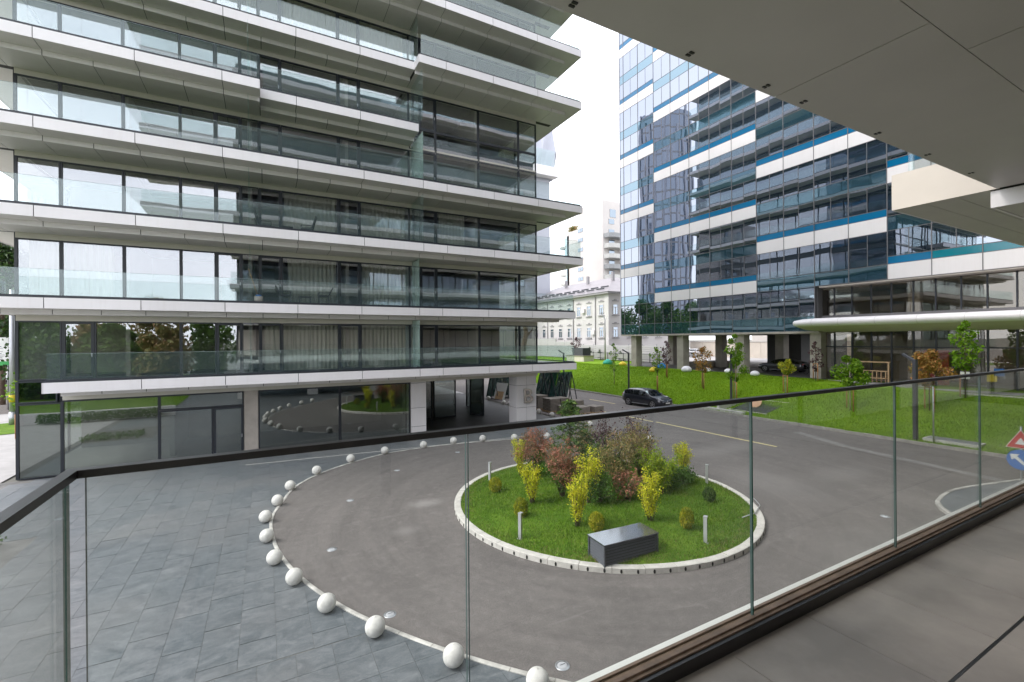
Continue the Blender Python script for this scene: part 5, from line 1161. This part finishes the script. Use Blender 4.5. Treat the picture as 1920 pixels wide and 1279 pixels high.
def car(nm, label, loc, rz, paint, L=4.3, W=1.8, hatch=True, Ht=1.47, plate=True):
    t = thing(nm, label, 'car', loc, rz); hw = W/2; s_ = L/4.3; k = Ht/1.47
    # stations along the car (x forward): z sill, z belt, z roof, half width
    S = [(-2.13, .42, .80, .86, .66), (-2.08, .30, .93, 1.0, .80), (-1.86, .24, .98, 1.30 if hatch else 1.02, .86), (-1.45, .2, .97, 1.42 if hatch else 1.22, .885), (-.8, .18, .95, 1.46, .90), (-.1, .18, .94, 1.47, .90), (.42, .18, .935, 1.38, .90), (.85, .18, .93, 1.12, .895), (1.15, .18, .925, .955, .885), (1.6, .2, .86, .88, .86), (1.95, .24, .74, .775, .80), (2.12, .30, .60, .63, .66), (2.16, .38, .54, .56, .55)]
    v = []; f = []; NR = 11
    for x, zb, zl, zr, w in S:
        zb *= 1; zl *= k; zr *= k; w = w*hw/.9; cab = zr-zl > .08*k; tw = w*.80 if cab else w*.86
        ring = [(w*.80, zb), (w*.97, zb+.10), (w, zb+(zl-zb)*.5), (w*.985, zl-.06), (w*.94, zl), (tw if cab else w*.90, zl+(zr-zl)*.86)]
        ring = [(a, b) for a, b in ring]; full = ring+[(tw*.55 if cab else w*.5, zr)]; 
        pts = [(x*s_, a, b) for a, b in full]; pts += [(x*s_, -a, b) for a, b in full[::-1]]
        v += pts
    NR = 14; ns = len(S)
    for i in range(ns-1):
        for j in range(NR): j2 = (j+1) % NR; f.append((i*NR+j, i*NR+j2, (i+1)*NR+j2, (i+1)*NR+j))
    f += [tuple(range(NR)), tuple((ns-1)*NR+j for j in range(NR))[::-1]]
    b = MB().add(v, f, 0, True).build('body', paint, t, (0, 0, 0))
    def quadglass(name, idx, off):
        m_ = MB()
        for q in idx:
            P_ = [Vector(v[a]) for a in q]; c = sum(P_, Vector())/4; nrm = (P_[1]-P_[0]).cross(P_[3]-P_[0]).normalized()
            if nrm.dot(c-Vector((c.x*.6, 0, .7))) < 0: nrm = -nrm
            m_.add([c+(p-c)*.94+nrm*off for p in P_], [(0, 1, 2, 3)])
        m_.build(name, 'glass_car', t, (0, 0, 0))
    for side in (0, 1):
        a, b2 = (4, 5) if side == 0 else (9, 8)
        for i0, i1, nm2 in ((2, 4, 'rear_window'), (4, 5, 'side_window'), (5, 7, 'side_window')):
            m_ = MB(); P_ = []
            for i in range(i0, i1): quad = (i*NR+a, (i+1)*NR+a, (i+1)*NR+b2, i*NR+b2); P_.append(quad)
            quadglass(nm2, P_, .012)
    ws = []
    for i in (6, 7): ws += [(i*NR+5, i*NR+6, (i+1)*NR+6, (i+1)*NR+5), (i*NR+6, i*NR+7, (i+1)*NR+7, (i+1)*NR+6), (i*NR+7, i*NR+8, (i+1)*NR+8, (i+1)*NR+7)]
    quadglass('windscreen', ws, .012)
    rw = []
    for i in (1, 2): rw += [(i*NR+5, i*NR+6, (i+1)*NR+6, (i+1)*NR+5), (i*NR+6, i*NR+7, (i+1)*NR+7, (i+1)*NR+6), (i*NR+7, i*NR+8, (i+1)*NR+8, (i+1)*NR+7)]
    quadglass('rear_screen', rw, .012)
    for sx, rr in ((-1.30, 1), (1.33, 1)):
        for sy in (-1, 1): wheel(t, sx*s_, sy*(hw-.10), .325, sy)
        for sy in (-1, 1): m_ = MB(); m_.tube([(sx*s_, sy*(hw-.22), .33), (sx*s_, sy*(hw-.008), .33)], .385, 20); m_.build('wheel_arch', 'rubber', t, (0, 0, 0))
    for sy in (-1, 1):
        m_ = MB(); m_.box(1.93*s_, 2.06*s_, sy*.50-.16, sy*.50+.16, .60*k, .72*k); m_.build('headlight', 'lamp_lens', t, (0, 0, 0)); m_ = MB(); m_.box(-2.11*s_, -2.0*s_, sy*.62-.16, sy*.62+.14, .80*k, .95*k); m_.build('tail_light', 'tail_red', t, (0, 0, 0))
        m_ = MB(); m_.box(.55*s_, .75*s_, sy*(hw+.02), sy*(hw+.18), .95*k, 1.08*k); m_.build('mirror', paint, t, (0, 0, 0))
        m_ = MB(); m_.box(-.9*s_, .85*s_, sy*(hw*.995), sy*(hw+.012), .24, .30); m_.build('sill_trim', 'metal_grey', t, (0, 0, 0))
        for hx in (-.55, .35): m_ = MB(); m_.box(hx*s_-.09, hx*s_+.09, sy*hw*.985, sy*(hw+.03), .80*k, .84*k); m_.build('door_handle', paint, t, (0, 0, 0))
    m_ = MB(); m_.box(2.10*s_, 2.165*s_, -.45, .45, .36, .50); m_.build('grille', 'rubber', t, (0, 0, 0)); m_ = MB(); m_.box(2.155*s_, 2.18*s_, -.26, .26, .40, .50)
    m_.build('number_plate', 'sign_white', t, (0, 0, 0)); m_ = MB(); m_.lathe([(.001, 0), (.06, 0), (.06, .012), (.001, .012)], n=14); o = m_.build('badge', 'alloy', t, (2.14*s_, 0, .60*k)); o.rotation_euler = (0, 1.2, 0)
    return t
car('hatchback', 'dark navy hatchback parked beside the grass bank', (28.75, 28.75, 0), R(-86), 'car_navy')
car('sedan', 'dark grey sedan parked below the office tower', (48.2, 28.6, 2.14), R(92), 'car_grey', 4.75, 1.85, False, 1.42)
car('white_car', 'white car parked beyond the columns behind the orange tree', (72, 59.5, 2.3), R(25), 'car_white', 4.4, 1.8, True, 1.5)
car('white_car', 'white car on the street at the far left edge', (-33.5, 91.5, .02), R(22), 'car_white', 4.3, 1.8, True, 1.5)
t = thing('red_vehicle', 'small red work vehicle beyond the columns by the beige wall', 'vehicle', (70, 40.3, 2.2)); MB().box(-1.2, 1.2, -.7, .7, .5, 1.3).build('body', 'orange_body', t, (0, 0, 0)); MB().box(-.6, .5, -.65, .65, 1.31, 2.3).build('cab', 'red_body', t, (0, 0, 0)); MB().box(-.62, -.605, -.5, .5, 1.5, 2.15).build('window', 'glass_car', t, (0, 0, 0))
for x in (-.8, .8):
    for y in (-.7, .7): wheel(t, x, y, .45, 1 if y > 0 else -1)
# bicycle leaning near the sedan
t = thing('bicycle', 'black bicycle standing behind the grey sedan', 'bicycle', (46.6, 25.0, 2.14), R(80)); 
for x in (-.52, .52):
    m_ = MB(); n = 22; m_.tube([(x+.33*math.cos(2*math.pi*k/n), 0, .33+.33*math.sin(2*math.pi*k/n)) for k in range(n+1)], .02, 6, cap=False); m_.build('wheel', 'rubber', t, (0, 0, 0))
m_ = MB()
for a, b in (((-.52, 0, .33), (-.2, 0, .85)), ((-.2, 0, .8), (.35, 0, .82)), ((-.05, 0, .3), (.35, 0, .8)), ((-.05, 0, .3), (-.2, 0, .85)), ((-.52, 0, .33), (-.05, 0, .3)), ((.52, 0, .33), (.33, 0, .98))): m_.tube([a, b], .022, 6)
m_.build('frame', 'metal_dark', t, (0, 0, 0)); m_ = MB(); m_.bar((.33, -.28, 1.0), (.33, .28, 1.0), .03, .03); m_.build('handlebar', 'metal_dark', t, (0, 0, 0)); m_ = MB(); m_.box(-.32, -.08, -.07, .07, .9, .96); m_.build('saddle', 'rubber', t, (0, 0, 0))

# ------------------------------------------------------------------ building materials beside the passage
def pallet(label, x, y, rz, rows, hgt, w=1.0, l=1.2):
    t = thing('paver_pallet', label, 'pallet', (x, y, 0), rz, group='pallets of grey pavers')
    for i in range(5): MB().box(-w/2, w/2, -l/2+i*(l-.1)/4, -l/2+i*(l-.1)/4+.1, .10, .125).build('deck_board', 'wood_raw', t, (0, 0, 0))
    for i in range(3): MB().box(-w/2+i*(w-.1)/2, -w/2+i*(w-.1)/2+.1, -l/2, l/2, .0, .10).build('bearer', 'wood_raw', t, (0, 0, 0))
    for k in range(rows):
        hz = hgt/rows; dx = random.uniform(-.02, .02)
        MB().box(-w/2+.04+dx, w/2-.04+dx, -l/2+.04, -.01, .127+k*hz, .127+(k+1)*hz-.012).build('paver_layer', 'paver_grey', t, (0, 0, 0)); MB().box(-w/2+.04-dx, w/2-.04-dx, .01, l/2-.04, .127+k*hz, .127+(k+1)*hz-.012).build('paver_layer', 'paver_grey', t, (0, 0, 0))
for lb, x, y, rz, rows, hg in (('low pallet of grey pavers nearest the road', 22.6, 28.2, .1, 4, .42), ('low pallet of grey pavers, second from the road', 21.4, 28.3, -.1, 4, .45), ('pallet of grey pavers behind the right stone ball', 20.2, 28.6, .05, 5, .55), ('tall stack of grey pavers behind the left stone ball', 20.0, 30.3, 0, 8, .95), ('stack of grey pavers next to the glass rack', 21.4, 31.0, .1, 7, .85), ('low pallet of slabs in the rear row', 23.0, 31.2, 0, 3, .5), ('brown boxed pallet beside the letter pillar', 19.9, 32.0, 0, 7, 1.05)):
    pallet(lb, x, y, rz, rows, hg)
def glass_rack(label, x, y, rz, n, h, L, mat='glass_sheet'):
    t = thing('glass_rack', label, 'glass rack', (x, y, 0), rz, group='racks of leaning sheets'); f_ = MB()
    for yy in (-L/2, 0, L/2): f_.bar((0, yy, 0), (.45, yy, h*.95), .06, .06); f_.bar((0, yy, .08), (1.1, yy, .08), .06, .08); f_.bar((1.05, yy, .08), (.47, yy, h*.9), .06, .06)
    f_.build('rack_frame', 'metal_dark', t, (0, 0, 0))
    for i in range(n):
        g = MB(); x0 = -.05-i*.07; hh = h*(1-.05*i); g.add([(x0-.35, -L/2-.2, .14), (x0-.35, L/2+.2, .14), (x0+.35, L/2+.2, hh), (x0+.35, -L/2-.2, hh), (x0-.37, -L/2-.2, .14), (x0-.37, L/2+.2, .14), (x0+.33, L/2+.2, hh), (x0+.33, -L/2-.2, hh)], [(0, 1, 2, 3), (7, 6, 5, 4), (0, 4, 5, 1), (1, 5, 6, 2), (2, 6, 7, 3), (3, 7, 4, 0)], [0, 0, 1, 1, 1, 1]); g.build('sheet', [mat, 'glass_edge'] if mat == 'glass_sheet' else [mat, mat], t, (0, 0, 0))
glass_rack('tall green glass sheets leaning on a rack beside the letter pillar', 21.5, 33.2, R(-70), 3, 3.1, 2.2); glass_rack('pale glass sheets standing at the right of the green ones', 23.3, 33.4, R(-75), 2, 2.85, 1.4); glass_rack('rack of dark sheets seen left of the letter pillar', 20.6, 40.0, R(-80), 4, 2.9, 2.6)
t = thing('board_stack', 'white and plywood boards leaning on the rack behind the vestibule', 'boards', (19.6, 38.6, 0), R(15))
for i, (w, h, mt) in enumerate(((1.5, 1.6, 'sign_white'), (1.0, 1.3, 'wood_raw'))):
    g = MB(); g.add([(-.1-i*.06, -w/2, .1), (-.1-i*.06, w/2, .1), (.4-i*.06, w/2, h), (.4-i*.06, -w/2, h), (-.13-i*.06, -w/2, .1), (-.13-i*.06, w/2, .1), (.37-i*.06, w/2, h), (.37-i*.06, -w/2, h)], [(0, 1, 2, 3), (7, 6, 5, 4), (0, 4, 5, 1), (1, 5, 6, 2), (2, 6, 7, 3), (3, 7, 4, 0)]); g.build('board', mt, t, (0, 0, 0))
car('blue_van', 'blue and white vehicle half hidden behind the letter pillar', (22.8, 43.5, 0), R(95), 'sign_blue', 4.6, 1.9, True, 1.9)

# ------------------------------------------------------------------ balcony furniture opposite
def chair(label, x, y, z, rz, low=False):
    t = thing('balcony_chair', label, 'chair', (x, y, z), rz, group='dark chairs on the balconies opposite'); sh = .34 if low else .43
    m_ = MB(); m_.box(-.26, .26, -.25, .25, sh, sh+.07); m_.build('seat', 'fabric_black', t, (0, 0, 0)); m_ = MB(); m_.bar((-.25, 0, sh+.08), (-.45, 0, sh+(.75 if low else .48)), .5, .05); m_.build('backrest', 'fabric_black', t, (0, 0, 0))
    for sx in (-.24, .24):
        for sy in (-.24, .24): m_ = MB(); m_.bar((sx, sy, 0), (sx*.95, sy, sh), .03, .03); m_.build('leg', 'metal_dark', t, (0, 0, 0))
    for sy in (-.27, .27): m_ = MB(); m_.bar((-.28, sy, sh+.22), (.26, sy, sh+.22), .03, .03); m_.bar((.24, sy, sh), (.24, sy, sh+.22), .03, .03); m_.build('armrest', 'metal_dark', t, (0, 0, 0))
chair('dark armchair on the second-floor balcony, left of the little table', .95, 25.8, 7.62, 0); chair('dark armchair on the second-floor balcony, right of the little table', 2.75, 25.8, 7.62, R(178)); chair('dark reclining chair on the third-floor balcony, left', .05, 25.6, 11.07, .1, True); chair('dark low chair on the third-floor balcony, right', 1.95, 25.6, 11.07, R(170), True)
def ltable(label, x, y, z):
    t = thing('side_table', label, 'table', (x, y, z), group='small balcony tables'); m_ = MB(); m_.box(-.3, .3, -.25, .25, .38, .42); m_.build('top', 'fabric_black', t, (0, 0, 0))
    for sx in (-.26, .26):
        for sy in (-.2, .2): m_ = MB(); m_.box(sx-.015, sx+.015, sy-.015, sy+.015, 0, .38); m_.build('leg', 'metal_dark', t, (0, 0, 0))
ltable('small dark table between the second-floor armchairs', 1.85, 25.8, 7.62); ltable('small dark table between the third-floor chairs', 1.0, 25.6, 11.07)
t = thing('mop_bucket', 'white bucket with a wooden-handled mop on the second-floor balcony', 'bucket', (-.25, 25.8, 7.6)); m_ = MB(); m_.lathe([(.001, .01), (.16, 0), (.21, .36), (.19, .36), (.15, .04)], n=20); m_.build('bucket', 'bucket_white', t, (0, 0, 0)); m_ = MB(); m_.tube([(.05, 0, .1), (-.42, .3, 1.75)], .018, 6); m_.build('handle', 'wood_raw', t, (0, 0, 0)); m_ = MB(); m_.lathe([(.001, .30), (.14, .34), (.12, .44), (.001, .46)], n=12); m_.build('cloth', 'sign_blue', t, (0, 0, 0))

# ------------------------------------------------------------------ road signs at the right
t = thing('road_sign', 'red triangular warning sign above a round blue arrow sign at the right edge', 'road sign', (21.05, 4.98, 0)); m_ = MB(); m_.cyl(0.03, 0, 0, 2.85, .03, 10); m_.build('pole', 'metal_grey', t, (0, 0, 0))
def flat(poly, x, mat, nm, th=.012): 
    m_ = MB(); n = len(poly); m_.add([(x, y, z) for y, z in poly]+[(x+th, y, z) for y, z in poly], [tuple(range(n)), tuple(range(n, 2*n))[::-1]]+[(i, n+i, n+(i+1) % n, (i+1) % n) for i in range(n)]); return m_.build(nm, mat, t, (0, 0, 0))
tri = lambda s_, zc: [(-.42*s_, zc-.24*s_), (.42*s_, zc-.24*s_), (0, zc+.49*s_)]
flat(tri(.82, 2.36), -.02, 'sign_white', 'triangle_rim'); flat(tri(.76, 2.36), -.026, 'sign_red', 'triangle_plate'); flat(tri(.30, 2.36), -.032, 'sign_white', 'triangle_symbol')
flat([(.32*math.cos(a), 1.80+.32*math.sin(a)) for a in np.linspace(0, 2*math.pi, 33)[:-1]], -.02, 'sign_blue', 'round_plate')
flat([(.24, 1.95), (.02, 1.98), (.08, 1.90), (-.16, 1.66), (-.10, 1.60), (.14, 1.84), (.2, 1.76)], -.026, 'sign_white', 'arrow')

# ------------------------------------------------------------------ left street: trees, site board, pole
def big_tree(label, x, y, h, w, mat, n, z=0., sz=.34, c0=.3):
    return tree(label, x, y, h, w, c0, mat, n, sz, 'bark', 0, .22, 'street_tree', 1., z, 'trees along the street', 14, .35)
big_tree('tall dense dark green tree at the far left beyond the building corner', -21.5, 60, 15.5, 11, 'leaf_dark', 9000); big_tree('dark green tree behind the site board at the left', -27, 72, 15, 12, 'leaf_dark', 8000); big_tree('leafy street tree further back at the left', -38, 100, 17, 14, 'leaf_green', 7000)
big_tree('green street tree partly hidden by the building corner', -16.5, 57.0, 9.5, 8, 'leaf_dark', 5000, c0=.12)
tree('slim young street tree with bright leaves at the building corner', -12.9, 38.6, 4.2, 2.0, .4, 'leaf_bright', 380, .2, 'bark', 2, z=0., grp='trees along the street')
t = thing('street_pole', 'tall grey street pole at the left building corner', 'pole', (-15.6, 44.9, 0)); m_ = MB(); m_.tube([(0, 0, 0), (0, 0, 9.5)], [.17, .12], 12); m_.build('shaft', 'metal_grey', t, (0, 0, 0)); m_ = MB(); m_.cyl(0, 0, 0, .9, .2, 10, 0); m_.build('base', 'metal_grey', t, (0, 0, 0)); m_ = MB(); m_.cyl(0, 0, 1.6, 2.1, .185, 12); m_.build('sticker', 'bag_yellow', t, (0, 0, 0))
t = thing('site_board', 'white site information board with a green lower band at the left edge', 'sign', (-20.6, 55, 0)); MB().box(-1.55, 1.3, -.04, .04, 4.2, 6.25).build('board', 'sign_white', t, (0, 0, 0)); MB().box(-1.55, 1.3, -.045, .045, 3.85, 4.19).build('green_band', 'sign_green', t, (0, 0, 0))
for x in (-1.4, 1.2): m_ = MB(); m_.cyl(x, .1, 0, 6.2, .06, 8); m_.build('leg', 'metal_grey', t, (0, 0, 0))
for i, z in enumerate((5.45, 5.3, 5.0, 4.85, 4.72, 4.6, 4.48, 4.36)): MB().box(.1-random.random()*.3, 1.1-random.random()*.25, -.046, -.0405, z, z+.05).build('text_line', 'print_dark' if i % 3 == 0 else 'plaster_grey', t, (0, 0, 0))
m_ = MB(); m_.tube([(.35+.3*math.cos(a), -.044, 5.88+.1*math.sin(a)) for a in np.linspace(0, 2*math.pi, 18)], .02, 5, cap=False); m_.build('emblem', 'sign_blue', t, (0, 0, 0))
# ------------------------------------------------------------------ garden beside this building (mirrored in the shop glass opposite)
m_ = MB(); m_.add([(-60, -50, .02), (-7, -50, .02), (-7, 4.5, .02), (-12, 8.5, .02), (-60, 8.5, .02)], [(0, 1, 2, 3, 4)]); struct('garden_lawn', m_, 'lawn_ground')
m_ = MB(); m_.box(-16, -6.2, 8.6, 8.9, 0, .75); tag(m_.build('garden_wall', 'white_panel'), 'low white garden wall mirrored in the shop glass', 'wall')
for i, (x, y, h, w, mt) in enumerate(((-9.5, -9, 7.5, 6, 'leaf_olive'), (-14.5, -12, 7.6, 7, 'leaf_green'), (-20, -11, 8, 7, 'leaf_green'), (-26, -15, 9, 8, 'leaf_green'), (-12, -20, 11, 8, 'leaf_olive'), (-33, -12, 12, 9, 'leaf_dark'), (-6.5, -24, 10, 7, 'leaf_green'), (-17, -16, 8, 8, 'leaf_olive'), (-23, -20, 9, 9, 'leaf_green'), (-30, -22, 9, 9, 'leaf_dark'), (-40, -16, 11, 10, 'leaf_green'))):
    tree('garden tree %s from the near building, seen only as a reflection' % ORD[i], x, y, h, w, .06, mt, 4200, .5, 'bark', 0, .14, 'garden_tree', 1., 0., 'garden trees mirrored in the glass', 12, .35)
q = np.column_stack([rng.uniform(-14, -7, 1800), rng.uniform(8.9, 9.6, 1800), rng.uniform(.1, .7, 1800)]); t = thing('garden_hedge', 'low hedge along the white garden wall', 'hedge', (-10.5, 9.2, 0)); link('foliage', leaf_mesh('foliage', q, .16, 'leaf_green'), t, (10.5, -9.2, 0))
for i, (x, y, h, w) in enumerate(((15, 64, 13, 10), (23, 70, 12, 10), (5, 66, 13, 10), (12, 74, 14, 11))):
    tree('tall tree %s behind the apartment building, mirrored in the tower' % ORD[i], x, y, h, w, .15, 'leaf_green', 5200, .5, 'bark', 0, .2, 'rear_tree', 1., 0., 'trees behind the apartment building', 12, .35)
